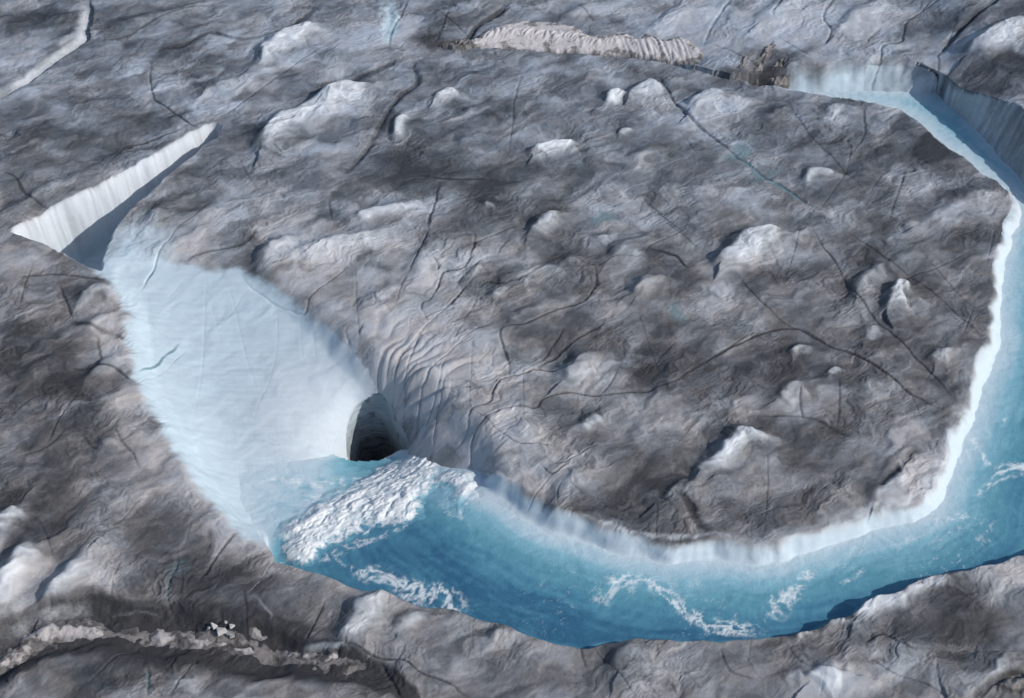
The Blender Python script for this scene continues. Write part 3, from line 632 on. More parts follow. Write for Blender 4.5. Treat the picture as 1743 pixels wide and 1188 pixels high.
# white lips on bank edges, channel walls
def stroke(pts, w_px, arr, am, z=0):
    m = mpp(*pts[len(pts) // 2][:2]); pl = smooth_poly(PL(pts, z)); w = w_px * m
    idx = near(pl, w * 1.4)
    d, s, t = poly_dist(pl, WX[idx], WY[idx] + .25 * h1[idx])
    tap = np.clip(np.minimum(t, 1 - t) * 8 + .1, 0, 1)
    arr[idx] = np.maximum(arr[idx], am * (1 - smooth(d / w * (1 + .4 * h2[idx]), .1, 1.25)) * np.clip(np.minimum(t, 1 - t) * 4, 0, 1) * np.clip(.85 + .5 * h1[idx], 0, 1))
stroke(C(7,(1230,670),(1290,700),(1330,740),(1335,765),(1310,780)), 4, clean_lit, .35)
stroke(C(7,(520,715),(620,712),(720,716),(800,740)), 4, clean_lit, .25)
stroke(C(7,(0,880),(90,800),(180,745),(330,715),(500,712)), 16, clean_lit, .35)
stroke(C(2,(250,-20),(280,60),(275,130),(245,245)), 20, blue, 1.0)
stroke(C(2,(262,-20),(292,60),(285,130),(250,245)), 9, teal, .6)
stroke(C(7,(1480,900),(1600,895),(1743,905)), 9, clean_lit, .5)
stroke(C(7,(870,430),(870,520),(830,620),(835,745)), 7, teal, .4)
stroke(C(7,(740,1000),(730,1180)), 9, teal, .5)
stroke(C(7,(400,1130),(600,1100)), 24, teal, .3)
stroke(C(4,(670,770),(770,680),(900,530)), 5, teal, .8, -3)
stroke(C(4,(700,265),(760,170)), 4, teal, .6)
stroke(C(3,(270,740),(400,840),(550,930),(650,1000),(720,1050)), 9, teal, .75)
stroke(C(3,(20,650),(70,690),(130,770),(260,765)), 4, teal, .35)
# island bank: bright clean ice from rim to water, greyer at the inner bend near the shaft
wsel = ri
edge = np.minimum(di, 60)
amt = smooth(di[ri] + .4 * h1[ri] + .6 * noise(GX[ri] / 4, GY[ri] / 4, 113), -.3, 1.8) * (di[ri] < 14) * (df[ri] > 12) * smooth(de[ri] - di[ri], 2, 8)
blue[ri] = np.maximum(blue[ri], amt * .68); clean_lit[ri] = np.maximum(clean_lit[ri] * .6, amt * .9)
ib = np.exp(-(poly_dist(isle_l, WX, WY)[0] / 1.2) ** 2) if False else None
farm = smooth(-df[ri], -18, -8) * smooth(df[ri], 0, 4) * np.clip(.8 + .45 * fbm(GX[ri] / 4.5, GY[ri] / 9, 3, 89), 0, 1)
blue[ri] = np.maximum(blue[ri], farm)
em = smooth(de[ri], 1, 11) * (de[ri] < 18)
ew = np.clip(1 - de[ri] / 16, 0, 1) * (df[ri] > 1.5)
blue[ri] = np.where(ew > .02, np.maximum(np.minimum(blue[ri], .5), .65 * (1 - .75 * ew)), blue[ri]); dirt[ri] -= .06 * ew; dirt[ri] += .0 * ew + ew * .3 * noise((GX[ri] - GY[ri]) / 1.6, (GX[ri] + GY[ri]) / 12, 121)
Z[ri] += ew * (.5 * noise((GX[ri] - GY[ri]) / 2.4, (GX[ri] + GY[ri]) / 14, 122) + .25 * h1[ri])
# inner-rim brightening on selected island reaches
stroke([(1320, 925), (1345, 912), (1430, 882), (1500, 862), (1556, 846), (1583, 826), (1598, 790), (1640, 690), (1662, 620)], 18, clean_lit, .55)
stroke([(960, 872), (1060, 902), (1110, 910), (1230, 914), (1310, 920)], 9, clean_lit, .5)

dirt = np.clip(dirt, 0, 1.2); clean_lit = np.clip(clean_lit, 0, 1)
brown = np.zeros(N)
i, f = ellipse(1290, 128, 55, 26); brown[i] = f; 
i, f = ellipse(1310, 130, 30, 18); dirt[i] += .6 * f; Z[i] -= 1.5 * f; clean_lit[i] *= 1 - f; blue[i] *= 1 - f  # hollow painted dark for the shade inside the hole
i, f = ellipse(735, 70, 60, 14, 8); brown[i] = np.maximum(brown[i], f); dirt[i] += .3 * f
brown[idx] = np.maximum(brown[idx], cf * .7)
brown = np.maximum(brown, .35 * smooth(-GX - GY * .6, 30, 75))

mp = smooth_poly(PL(MOULIN), 4, True)
# flutes sweeping down to the shaft from the right
mc = mp.mean(0); rx_ = GX - mc[0]; ry_ = GY - mc[1]; rr_ = np.hypot(rx_, ry_)
fi = np.nonzero(rr_ < 26)[0]; th = np.arctan2(ry_[fi], rx_[fi]); rf = rr_[fi]
fm_ = smooth(rf, 4, 7) * (1 - smooth(rf, 14, 25)) * smooth(th, -.25, .25) * (1 - smooth(th, 1.35, 1.75)) * (1 - np.clip(blue[fi] * 1.5, 0, 1))
tw = th * 4.4 + .085 * rf + .35 * noise(GX[fi] / 5, GY[fi] / 5, 141)
fl = np.abs(noise(tw, rf / 14, 142))
Z[fi] += fm_ * 1.25 * (fl - .25); dirt[fi] += fm_ * .25 * (1 - smooth(fl, 0, .12)); dirt[fi] -= .14 * fm_  # flute creases coloured darker
ii = near(mp, 8); dm_ = np.maximum(-sdf(mp, GX[ii], GY[ii]), 0)
Z[ii] -= 2.2 * np.exp(-(dm_ / 2.0) ** 1.25)
# ------------------------------------------------------------------ materials
def mat(name):
    m = bpy.data.materials.new(name); m.use_nodes = True
    n = m.node_tree.nodes; n.clear()
    o = n.new('ShaderNodeOutputMaterial'); b = n.new('ShaderNodeBsdfPrincipled')
    m.node_tree.links.new(b.outputs[0], o.inputs[0])
    return m, m.node_tree, b
class G:
    def __init__(s, t): s.t = t
    def n(s, typ, **kw):
        x = s.t.nodes.new(typ)
        for k_, v in kw.items(): setattr(x, k_, v)
        return x
    def l(s, a, b): s.t.links.new(a, b)
    def attr(s, name): return s.n('ShaderNodeAttribute', attribute_name=name).outputs['Fac']
    def math(s, op, a, b=0.0, c=None, clamp=False):
        x = s.n('ShaderNodeMath', operation=op, use_clamp=clamp)
        for i_, v in enumerate((a, b, c)):
            if v is None: continue
            if isinstance(v, (int, float)): x.inputs[i_].default_value = v
            else: s.l(v, x.inputs[i_])
        return x.outputs[0]
    def mix(s, f, a, b, blend='MIX'):
        x = s.n('ShaderNodeMix', data_type='RGBA', blend_type=blend)
        if isinstance(f, (int, float)): x.inputs[0].default_value = f
        else: s.l(f, x.inputs[0])
        for sock, v in ((x.inputs[6], a), (x.inputs[7], b)):
            if isinstance(v, tuple): sock.default_value = (*v, 1)
            else: s.l(v, sock)
        return x.outputs[2]
    def noise(s, vec, scale, det=5, rough=.55, dist=0.0):
        x = s.n('ShaderNodeTexNoise'); x.inputs['Scale'].default_value = scale; x.inputs['Detail'].default_value = det
        x.inputs['Roughness'].default_value = rough; x.inputs['Distortion'].default_value = dist
        s.l(vec, x.inputs['Vector']); return x.outputs['Fac']
    def map(s, vec, scale=(1, 1, 1), rot=(0, 0, 0)):
        x = s.n('ShaderNodeMapping'); x.inputs['Scale'].default_value = scale; x.inputs['Rotation'].default_value = rot
        s.l(vec, x.inputs['Vector']); return x.outputs[0]
    def ramp(s, f, stops):
        x = s.n('ShaderNodeValToRGB'); e = x.color_ramp.elements
        while len(e) < len(stops): e.new(.5)
        for q, (p_, c_) in zip(e, stops): q.position = p_; q.color = (*c_, 1) if len(c_) == 3 else c_
        s.l(f, x.inputs[0]); return x.outputs[0]
    def rng(s, v, a, b, c=0., d=1.):
        x = s.n('ShaderNodeMapRange', interpolation_type='SMOOTHSTEP')
        x.inputs[1].default_value = a; x.inputs[2].default_value = b; x.inputs[3].default_value = c; x.inputs[4].default_value = d
        s.l(v, x.inputs[0]); return x.outputs[0]
    def bump(s, h, strength, dist, normal=None):
        x = s.n('ShaderNodeBump'); x.inputs['Strength'].default_value = strength; x.inputs['Distance'].default_value = dist
        s.l(h, x.inputs['Height'])
        if normal is not None: s.l(normal, x.inputs['Normal'])
        return x.outputs[0]

m_ice, t, bs = mat('glacier_ice'); g = G(t)
pos = g.n('ShaderNodeNewGeometry').outputs['Position']
rotv = g.map(pos, (1, 1, 1), (0, 0, math.radians(-34)))
flowv = g.map(rotv, (.42, 1.0, .6))
n_s = g.noise(flowv, .6, 8, .68, .9)
n_f = g.noise(pos, 1.6, 6, .65, .4)
n_d = g.noise(pos, 5.5, 4, .7)
n_w = g.noise(pos, .16, 4, .5)
dd = g.math('ADD', g.attr('dirt'), g.math('MULTIPLY', g.math('SUBTRACT', n_s, .5), .6))
dd = g.math('ADD', dd, g.math('MULTIPLY', g.math('SUBTRACT', n_f, .5), .36))
dcol = g.ramp(dd, [(.0, (.43, .42, .42)), (.25, (.285, .28, .281)), (.5, (.168, .166, .168)), (.75, (.093, .0925, .096)), (1., (.045, .0455, .049))])
wn = g.n('ShaderNodeTexNoise'); wn.inputs['Scale'].default_value = .35; wn.inputs['Detail'].default_value = 5; g.l(pos, wn.inputs['Vector'])
wv_ = g.n('ShaderNodeVectorMath', operation='MULTIPLY_ADD'); g.l(wn.outputs['Color'], wv_.inputs[0]); wv_.inputs[1].default_value = (3.2, 3.2, 0); g.l(pos, wv_.inputs[2])
pv = g.map(g.map(wv_.outputs[0], (1, 1, 1), (0, 0, math.radians(-38))), (.10, .24, 0))
vo = g.n('ShaderNodeTexVoronoi', feature='DISTANCE_TO_EDGE', voronoi_dimensions='2D'); vo.inputs['Scale'].default_value = 1; g.l(pv, vo.inputs['Vector'])
vc = g.n('ShaderNodeTexVoronoi', feature='SMOOTH_F1', voronoi_dimensions='2D'); vc.inputs['Scale'].default_value = 1; vc.inputs['Smoothness'].default_value = .25; g.l(pv, vc.inputs['Vector'])
vsep = g.n('ShaderNodeSeparateColor'); g.l(vc.outputs['Color'], vsep.inputs[0])
plate_t = g.math('MULTIPLY', g.math('SUBTRACT', vsep.outputs[0], .5), .30)
plate_e = g.math('MULTIPLY', g.rng(vo.outputs['Distance'], .0, .03, 1, 0), g.rng(g.noise(pos, .13, 3, .5), .45, .6))
dd = g.math('ADD', dd, g.math('ADD', plate_t, g.math('MULTIPLY', plate_e, .14)))
dcol = g.ramp(dd, [(.0, (.43, .42, .42)), (.25, (.285, .28, .281)), (.5, (.168, .166, .168)), (.75, (.093, .0925, .096)), (1., (.045, .0455, .049))])
tint = g.mix(g.rng(n_w, .38, .62), (1.02, .995, .985), (.95, 1.0, 1.05))
dcol = g.mix(1.0, dcol, tint, 'MULTIPLY')
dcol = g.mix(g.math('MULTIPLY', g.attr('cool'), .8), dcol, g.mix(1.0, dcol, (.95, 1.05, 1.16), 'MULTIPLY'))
# specks of black grit lying in the hollows
n_g = g.noise(g.map(rotv, (.7, 1.2, 1)), 7.0, 4, .75)
crn = g.noise(g.map(rotv, (.55, 1.2, 1)), .9, 5, .6, 1.2)
crk = g.rng(g.math('ABSOLUTE', g.math('SUBTRACT', crn, .5)), .0, .022, 1, 0)
crk = g.math('MULTIPLY', crk, g.rng(g.attr('dirt'), .30, .8))
dcol = g.mix(1.0, dcol, g.mix(n_g, (.55, .55, .55), (1.45, 1.45, 1.45)), 'MULTIPLY')
dcol = g.mix(g.math('MULTIPLY', crk, .22), dcol, (.04, .04, .045))
pit = g.n('ShaderNodeTexVoronoi', voronoi_dimensions='2D'); pit.inputs['Scale'].default_value = 1.15; g.l(pos, pit.inputs['Vector'])
psel = g.n('ShaderNodeSeparateColor'); g.l(pit.outputs['Color'], psel.inputs[0])
pits = g.math('MULTIPLY', g.rng(pit.outputs['Distance'], .10, .24, 1, 0), g.rng(psel.outputs[0], .55, .8))
pits = g.math('MULTIPLY', pits, g.rng(g.noise(pos, .11, 4, .6), .46, .62))
pits = g.math('MULTIPLY', pits, g.rng(g.attr('dirt'), .2, .6))
dcol = g.mix(g.math('MULTIPLY', pits, .6), dcol, (.03, .031, .034))
sp = g.rng(g.noise(g.map(pos, (1, .8, 1)), 2.4, 5, .75), .56, .67)
sp = g.math('MULTIPLY', sp, g.rng(g.attr('dirt'), .62, .95))
dcol = g.mix(g.math('MULTIPLY', sp, .7), dcol, (.03, .03, .033))
dcol = g.mix(g.math('MULTIPLY', g.attr('brown'), .42), dcol, g.mix(1.0, dcol, (1.05, .86, .74), 'MULTIPLY'))
cmod = g.rng(g.math('ADD', g.attr('clean_lit'), g.math('MULTIPLY', g.math('SUBTRACT', n_f, .5), .4)), .0, 1.0)
col = g.mix(cmod, dcol, g.mix(n_d, (.58, .61, .645), (.72, .745, .765)))
streak = g.noise(g.map(pos, (.25, 1.6, 1.2)), .8, 5, .6, .3)
bcol = g.mix(streak, (.41, .52, .59), (.59, .68, .725))
bmod = g.rng(g.math('ADD', g.attr('blue'), g.math('MULTIPLY', g.math('SUBTRACT', n_f, .5), .35)), .02, .95)
col = g.mix(bmod, col, bcol)
tcol = g.mix(n_f, (.07, .15, .18), (.16, .27, .31))
col = g.mix(g.rng(g.math('ADD', g.attr('teal'), g.math('MULTIPLY', g.math('SUBTRACT', n_f, .5), .5)), .15, .75, 0, .85), col, tcol)
g.l(col, bs.inputs['Base Color'])
bs.inputs['Roughness'].default_value = .62
bs.inputs['Specular IOR Level'].default_value = .3
bh = g.math('ADD', g.math('MULTIPLY', n_f, .6), g.math('ADD', g.math('MULTIPLY', n_d, .3), g.math('SUBTRACT', g.math('MULTIPLY', n_g, .22), g.math('MULTIPLY', crk, .3))))
dm = g.math('SUBTRACT', 1.0, g.math('MULTIPLY', g.math('MAXIMUM', cmod, bmod), .75))
nb = g.bump(g.math('MULTIPLY', bh, dm), .6, .28)
nb = g.bump(g.math('MULTIPLY', n_s, dm), .22, .4, nb)
g.l(nb, bs.inputs['Normal'])

# ------------------------------------------------------------------ build the ice
mp = smooth_poly(PL(MOULIN), 4, True)
hole = inside(mp, GX, GY)
rid = np.arange(N).reshape(NR, NC)
q = np.stack([rid[:-1, :-1], rid[:-1, 1:], rid[1:, 1:], rid[1:, :-1]], -1).reshape(-1, 4)
keep = ~hole[q].all(1)
q = q[keep]
XYZ = np.stack([GX, GY, Z], 1)
# vertex normals from the whole sheet so that neighbouring pieces meet without a seam
Zg = Z.reshape(NR, NC); Xg = GX.reshape(NR, NC); Yg = GY.reshape(NR, NC)
def grad(A): return np.gradient(A, axis=0), np.gradient(A, axis=1)
zx0, zx1 = grad(Zg); xx0, xx1 = grad(Xg); yy0, yy1 = grad(Yg)
NV = np.cross(np.stack([xx1, yy1, zx1], -1), np.stack([xx0, yy0, zx0], -1)).reshape(-1, 3)
NV /= np.linalg.norm(NV, axis=1)[:, None]

# which landform each face belongs to
isl = np.vstack([PL(ISLAND_EDGE), PL(ISLE_RIM)[0:], PL([(862, 800), (850, 745), (800, 690), (750, 645), (700, 615), (650, 596), (600, 562), (530, 503), (430, 440), (330, 415), (240, 425), (190, 440)]),
                 PL([(172, 458), (179, 430), (197, 385), (226, 350), (266, 318), (300, 287), (352, 243)])])
fx = WX[q].mean(1); fy = WY[q].mean(1)
reg = np.zeros(len(q), np.int8)                                     # 0 far plateau, 1 near bank, 2 island, 3 river channel, 4 bowl, 5 slot
nb_poly = np.vstack([PL(NEAR_RIM), PL([(1860, 900), (1985, 790), (2030, 600), (1990, 430), (1900, 270)]), [(400, 60), (2500, 200), (2500, -2500), (-2500, -2500), (-2500, 120), (-140, 70)], PL([(18, 396), (75, 412)])])
reg[inside(nb_poly, fx, fy)] = 1
reg[inside(isl, fx, fy)] = 2
reg[inr[q].all(1)] = 3
reg[(inb[q].mean(1) > .02) & ~((reg == 3) & (Z[q].mean(1) < -9))] = 4
tr = np.zeros(N); tr[ti] = td
reg[(tr[q] > 0).all(1)] = 5
attrs = {'dirt': dirt, 'clean_lit': clean_lit, 'blue': blue, 'teal': teal, 'brown': brown, 'cool': cool}

def put(name, verts, faces, material, at=None, normals=None, parent=None, smoothf=True):
    me = bpy.data.meshes.new(name)
    nv, nf = len(verts), len(faces); fl = faces.shape[1]
    me.vertices.add(nv); me.vertices.foreach_set('co', np.asarray(verts, np.float32).ravel())
    me.loops.add(nf * fl); me.polygons.add(nf)
    me.loops.foreach_set('vertex_index', np.asarray(faces, np.int32).ravel())
    me.polygons.foreach_set('loop_start', np.arange(0, nf * fl, fl, dtype=np.int32))
    me.update(calc_edges=True)
    me.polygons.foreach_set('use_smooth', np.ones(nf, bool) if smoothf else np.zeros(nf, bool))
    for k_, v in (at or {}).items():
        a_ = me.attributes.new(k_, 'FLOAT', 'POINT'); a_.data.foreach_set('value', np.asarray(v, np.float32))
    if normals is not None:
        me.normals_split_custom_set_from_vertices(np.asarray(normals, np.float32))
    me.materials.append(material)
    o = bpy.data.objects.new(name, me); scene.collection.objects.link(o)
    if parent: o.parent = parent
    return o
def tag(o, label, cat, kind=None, group=None):
    o['label'] = label; o['category'] = cat
    if kind: o['kind'] = kind
    if group: o['group'] = group
    return o

for r, (nm, lab, cat) in enumerate([
    ('ice_plateau', 'grey dirty glacier ice beyond the far crack and far river wall, along the top', 'glacier'),
    ('ice_bank', 'dark dirty glacier ice of the near bank, along the left and bottom edges', 'glacier'),
    ('ice_island', 'hummocky grey ice dome in the middle, ringed by the blue river', 'glacier'),
    ('river_channel', 'pale ice walls and bed of the channel holding the blue river', 'river channel'),
    ('ice_bowl', 'smooth pale blue ice bowl sloping down to the dark shaft', 'ice slope'),
    ('ice_slot', 'deep slot with bright white ice wall at upper left', 'crevasse')]):
    fsel = q[reg == r]
    used, inv = np.unique(fsel, return_inverse=True)
    o = put(nm, XYZ[used], inv.reshape(-1, 4), m_ice, {k_: v[used] for k_, v in attrs.items()}, NV[used])
    tag(o, lab, cat, 'structure')

# height lookup on the sheet for things that rest on it
def zat(x, y):
    x = np.asarray(x, float); y = np.asarray(y, float)
    j = np.clip(np.searchsorted(V, y) - 1, 0, NR - 2)
    u = x / np.maximum(91.0 + 0.21 * y, 60.0)
    i_ = np.clip(np.searchsorted(U, u) - 1, 0, NC - 2)
    fv = np.clip((y - V[j]) / (V[j + 1] - V[j]), 0, 1); fu = np.clip((u - U[i_]) / (U[i_ + 1] - U[i_]), 0, 1)
    return (Zg[j, i_] * (1 - fu) + Zg[j, i_ + 1] * fu) * (1 - fv) + (Zg[j + 1, i_] * (1 - fu) + Zg[j + 1, i_ + 1] * fu) * fv

# ------------------------------------------------------------------ the shaft
m_sh, t, bs = mat('shaft_ice'); g = G(t)
pos = g.n('ShaderNodeNewGeometry').outputs['Position']
z_ = g.n('ShaderNodeSeparateXYZ'); g.l(pos, z_.inputs[0])
band = g.noise(g.map(pos, (.12, .12, 2.6)), 1.0, 5, .65, .2)
n1 = g.noise(pos, .5, 5, .6)
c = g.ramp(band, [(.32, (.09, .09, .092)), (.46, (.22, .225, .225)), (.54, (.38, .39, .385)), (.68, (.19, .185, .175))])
c = g.mix(g.rng(z_.outputs[2], -21, -10.5), c, g.mix(band, (.33, .40, .435), (.54, .62, .66)))  # upper wall painted paler, for the light that reaches in
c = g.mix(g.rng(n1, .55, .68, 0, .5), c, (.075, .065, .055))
g.l(c, bs.inputs['Base Color']); bs.inputs['Roughness'].default_value = .45
g.l(g.bump(g.math('ADD', band, g.math('MULTIPLY', n1, .4)), 1.0, .5), bs.inputs['Normal'])
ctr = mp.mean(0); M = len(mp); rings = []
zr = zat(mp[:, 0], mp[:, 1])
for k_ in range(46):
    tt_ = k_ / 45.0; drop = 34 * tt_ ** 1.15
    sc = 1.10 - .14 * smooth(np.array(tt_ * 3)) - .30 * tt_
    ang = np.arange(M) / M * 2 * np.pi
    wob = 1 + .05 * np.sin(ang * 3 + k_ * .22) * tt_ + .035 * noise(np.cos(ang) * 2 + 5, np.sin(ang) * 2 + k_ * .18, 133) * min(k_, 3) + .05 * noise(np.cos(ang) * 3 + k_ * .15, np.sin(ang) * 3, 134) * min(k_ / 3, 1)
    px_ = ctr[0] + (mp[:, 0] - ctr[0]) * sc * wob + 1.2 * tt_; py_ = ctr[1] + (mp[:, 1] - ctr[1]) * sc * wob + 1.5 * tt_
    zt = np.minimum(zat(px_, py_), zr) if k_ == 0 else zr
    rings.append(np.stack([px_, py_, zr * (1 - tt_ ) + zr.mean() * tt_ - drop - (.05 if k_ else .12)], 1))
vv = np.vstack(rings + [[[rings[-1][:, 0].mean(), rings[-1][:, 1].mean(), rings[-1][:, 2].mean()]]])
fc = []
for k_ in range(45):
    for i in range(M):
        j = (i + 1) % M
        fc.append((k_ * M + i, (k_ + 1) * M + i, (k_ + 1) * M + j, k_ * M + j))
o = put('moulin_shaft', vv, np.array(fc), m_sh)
tag(o, 'dark round meltwater shaft with banded grey walls at foot of pale bowl', 'moulin', 'structure')

# ------------------------------------------------------------------ water
step = .26
wpoly = np.vstack([near_l, east_l[1:], far_l[1:], isle_l[1:], PL([(830, 790, -4), (790, 762, -6), (740, 742, -7), (706, 750, -9.5), (695, 772, -10.5), (640, 790, -12), (594, 782, -10), (575, 772, -9), (540, 755, -8), (430, 735, -6), (330, 768, -6), (368, 862, -5.6), (440, 925, -4.6)])])
wxs = np.arange(wpoly[:, 0].min() - 1, wpoly[:, 0].max() + 1, step); wys = np.arange(wpoly[:, 1].min() - 1, wpoly[:, 1].max() + 1, step * 1.15)
AX, AY = np.meshgrid(wxs, wys); R_, C_ = AX.shape; ax = AX.ravel(); ay = AY.ravel()
wd = np.full(ax.shape, -5.0)
wn = np.nonzero(inside(wpoly, ax, ay))[0]
wd[wn] = 1.0
wdist = poly_dist(np.vstack([wpoly, wpoly[:1]]), ax, ay)[0]
ok = (wd > 0) | (wdist < .8)
wz = np.full(ax.shape, -5.0); oki = np.nonzero(ok)[0]
wz[oki] = water_z(ax[oki], ay[oki])
x_, y_ = ax[oki], ay[oki]
bx_, by_ = x_ + 3 * noise(x_ / 9, y_ / 9, 91), y_ + 3 * noise(x_ / 9, y_ / 9, 92)
d_is, _, t_is = poly_dist(isle_l, x_, y_); L_is = np.linalg.norm(np.diff(isle_l, axis=0), axis=1).sum(); d_ne = poly_dist(near_l, x_, y_)[0]
rip = fbm(bx_ / 2.2, by_ / 1.5, 4, 95)
wz[oki] += .07 * rip
# real depth over the ice bed
bed = zat(x_, y_)
depth = np.clip(wz[oki] - bed, 0, 9)
# cloudy meltwater: paler far upstream and in eddies
silt = smooth(y_, 42, 90) * .95 + .22 * fbm(bx_ / 13, by_ / 9, 4, 97)
cur = fbm(t_is * L_is / 11 + .6 * noise(x_ / 6, y_ / 6, 93), d_is / 1.5 + .8 * noise(x_ / 9, y_ / 9, 94), 4, 96, .6)
depth2 = np.clip(depth * (1 - .62 * np.clip(silt, -.4, 1)) * (1 + .22 * cur), 0, 9)
pc = P(470, 835, -7); milk = 1 - smooth(np.hypot((x_ - pc[0]) / 15, (y_ - pc[1]) / 12), .45, 1.25)
pc = P(700, 800, -6); milk = np.maximum(milk, .6 * (1 - smooth(np.hypot((x_ - pc[0]) / 14, (y_ - pc[1]) / 8), .3, 1.2)))
depth2 *= 1 - milk * (.78 + .25 * fbm(x_ / 3.5, y_ / 2.2, 4, 98))
FOAM = [([(600,965),(650,985),(700,1010),(760,1035),(810,1045)],26,.9),([(560,945),(600,960),(640,975)],10,.6),
 ([(1000,1010),(1080,1010),(1130,1030),(1180,1058),(1250,1072),(1300,1072)],30,.85),([(1060,985),(1110,1000),(1150,1040)],26,.5),([(1398,962),(1385,990),(1370,1015),(1330,1030),(1310,1055)],20,.8),
 ([(1540,850),(1570,885),(1600,890),(1660,880)],20,.6),([(1580,880),(1540,910),(1500,940)],18,.5),([(1660,880),(1680,930),(1640,950)],22,.45),
 ([(1640,740),(1665,775),(1690,800),(1720,810)],8,.7),([(1743,800),(1690,825),(1680,850)],16,.8),([(1705,695),(1705,725)],8,.7),
 ([(1560,265),(1640,260),(1680,285)],8,.4),([(1480,975),(1450,1000)],12,.5),([(850,850),(900,862),(960,890),(1000,930)],10,.55),([(740,945),(790,930),(850,920)],10,.25),
 ([(430,800),(470,792),(520,785),(570,775)],14,.8),([(430,905),(480,880),(540,835)],14,.35),([(520,830),(540,800)],14,.7),([(475,925),(520,960)],16,.6),
 ([(640,800),(600,790),(560,785)],26,.7),([(490,870),(560,840),(640,800)],26,.55),([(740,790),(760,840),(780,880)],14,.5),([(1130,1000),(1180,1010),(1230,990)],26,.35),([(1380,940),(1440,960),(1500,960)],22,.35),([(1560,930),(1620,920),(1700,900)],26,.4),([(1690,560),(1700,620)],14,.25)]
FOAM += [([(470, 915), (490, 960), (540, 950), (610, 915), (690, 895), (730, 860)], 16, .75), ([(640, 810), (580, 850), (520, 885), (478, 905)], 22, .8), ([(735, 830), (760, 860), (785, 890), (800, 865), (830, 850)], 10, .6), ([(700, 770), (735, 800), (745, 830)], 14, .7)]
fo = np.zeros(len(oki))
for pts, w, am in FOAM:
    pl = smooth_poly(PL(pts, -3.6)); w = w * mpp(*pts[0]) * 1.15
    d, s, t = poly_dist(pl, bx_ , by_)
    fo = np.maximum(fo, am * (1 - smooth(d / w, .05, 1.25)) * np.clip(np.minimum(t, 1 - t) * 5 + .25, 0, 1))
web = 1 - np.abs(fbm(bx_ / 2.6, by_ / 2.0, 4, 99)) * 2.2
web2 = 1 - np.abs(fbm(bx_ / .9, by_ / .8, 3, 199)) * 1.7
foam = fo * np.clip(.42 + .75 * web, 0, 1.2) * np.clip(.5 + .6 * web2, 0, 1.2) + .16 * smooth(cur, .15, .7) * smooth(fo, .0, .3)
wild = smooth(noise(x_ / 20, y_ / 15, 131), -.25, .35) * smooth(x_, -30, 20) * smooth(-y_, -25, 15) * smooth(d_is, 3, 9)
foam = np.maximum(foam, .5 * wild * smooth(web, .55, 1.0) * smooth(web2, -.3, .8))
rawd = np.zeros(len(ax)); rawd[oki] = depth + foam * .8
full = np.zeros(len(ax)); fd = full.copy(); fd[oki] = depth2; ff = full.copy(); ff[oki] = foam
wzz = wz.copy()
rid2 = np.arange(R_ * C_).reshape(R_, C_)
wq = np.stack([rid2[:-1, :-1], rid2[:-1, 1:], rid2[1:, 1:], rid2[1:, :-1]], -1).reshape(-1, 4)
wq = wq[ok[wq].all(1)]
WRAMP = [(.0, (.54, .635, .685)), (.07, (.43, .575, .64)), (.18, (.24, .455, .54)), (.40, (.125, .32, .40)), (.7, (.07, .215, .31)), (1., (.038, .13, .222))]
m_w, t, bs = mat('meltwater'); g = G(t)
pos = g.n('ShaderNodeNewGeometry').outputs['Position']
nf_ = g.noise(g.map(pos, (.5, 1, 1)), .5, 6, .6, 1.0); nd_ = g.noise(pos, 2.6, 5, .65, .6)
dep = g.math('ADD', g.attr('depth'), g.math('MULTIPLY', g.math('SUBTRACT', nf_, .5), g.math('MULTIPLY', g.attr('depth'), .55)))
wc = g.ramp(g.math('DIVIDE', dep, 7.0), WRAMP)
fm = g.rng(g.math('ADD', g.attr('foam'), g.math('MULTIPLY', g.math('SUBTRACT', nd_, .5), .55)), .16, .95)
wc = g.mix(g.math('MULTIPLY', fm, .88), wc, (.74, .79, .80))
g.l(wc, bs.inputs['Base Color'])
rr = g.math('ADD', .28, g.math('MULTIPLY', fm, .5)); g.l(rr, bs.inputs['Roughness'])
bs.inputs['IOR'].default_value = 1.33

nb = g.bump(nf_, .35, .5); nb = g.bump(nd_, .4, .25, nb); g.l(nb, bs.inputs['Normal'])
used, inv = np.unique(wq, return_inverse=True)
o = put('meltwater_river', np.stack([ax, ay, wzz], 1)[used], inv.reshape(-1, 4), m_w, {'depth': fd[used], 'foam': ff[used], 'cover': rawd[used]})
tag(o, 'turquoise to deep blue meltwater river curving round the ice island', 'river', 'structure')

# ------------------------------------------------------------------ boiling white water
m_f, t, bs = mat('white_water'); g = G(t)
pos = g.n('ShaderNodeNewGeometry').outputs['Position']
n1 = g.noise(pos, .9, 7, .65, .5); n2 = g.noise(pos, 3.2, 5, .7)
c = g.ramp(g.math('ADD', g.math('MULTIPLY', n1, .6), g.math('MULTIPLY', g.attr('lump'), .5)), [(.20, (.30, .48, .55)), (.36, (.55, .65, .68)), (.55, (.74, .77, .77)), (.8, (.80, .81, .80))])
g.l(c, bs.inputs['Base Color']); bs.inputs['Roughness'].default_value = .8
bs.subsurface_method = 'BURLEY'; bs.inputs['Subsurface Weight'].default_value = .0; bs.inputs['Subsurface Radius'].default_value = (.5, .8, 1.0); bs.inputs['Subsurface Scale'].default_value = .7
c = g.mix(g.rng(g.math('ADD', g.attr('rim'), g.math('MULTIPLY', g.math('SUBTRACT', n1, .5), 1.6)), .10, .9), g.ramp(g.math('DIVIDE', g.attr('depth'), 7.0), WRAMP), c); g.l(c, bs.inputs['Base Color'])
nb = g.bump(n1, .25, .3); nb = g.bump(n2, .25, .15, nb); g.l(nb, bs.inputs['Normal'])
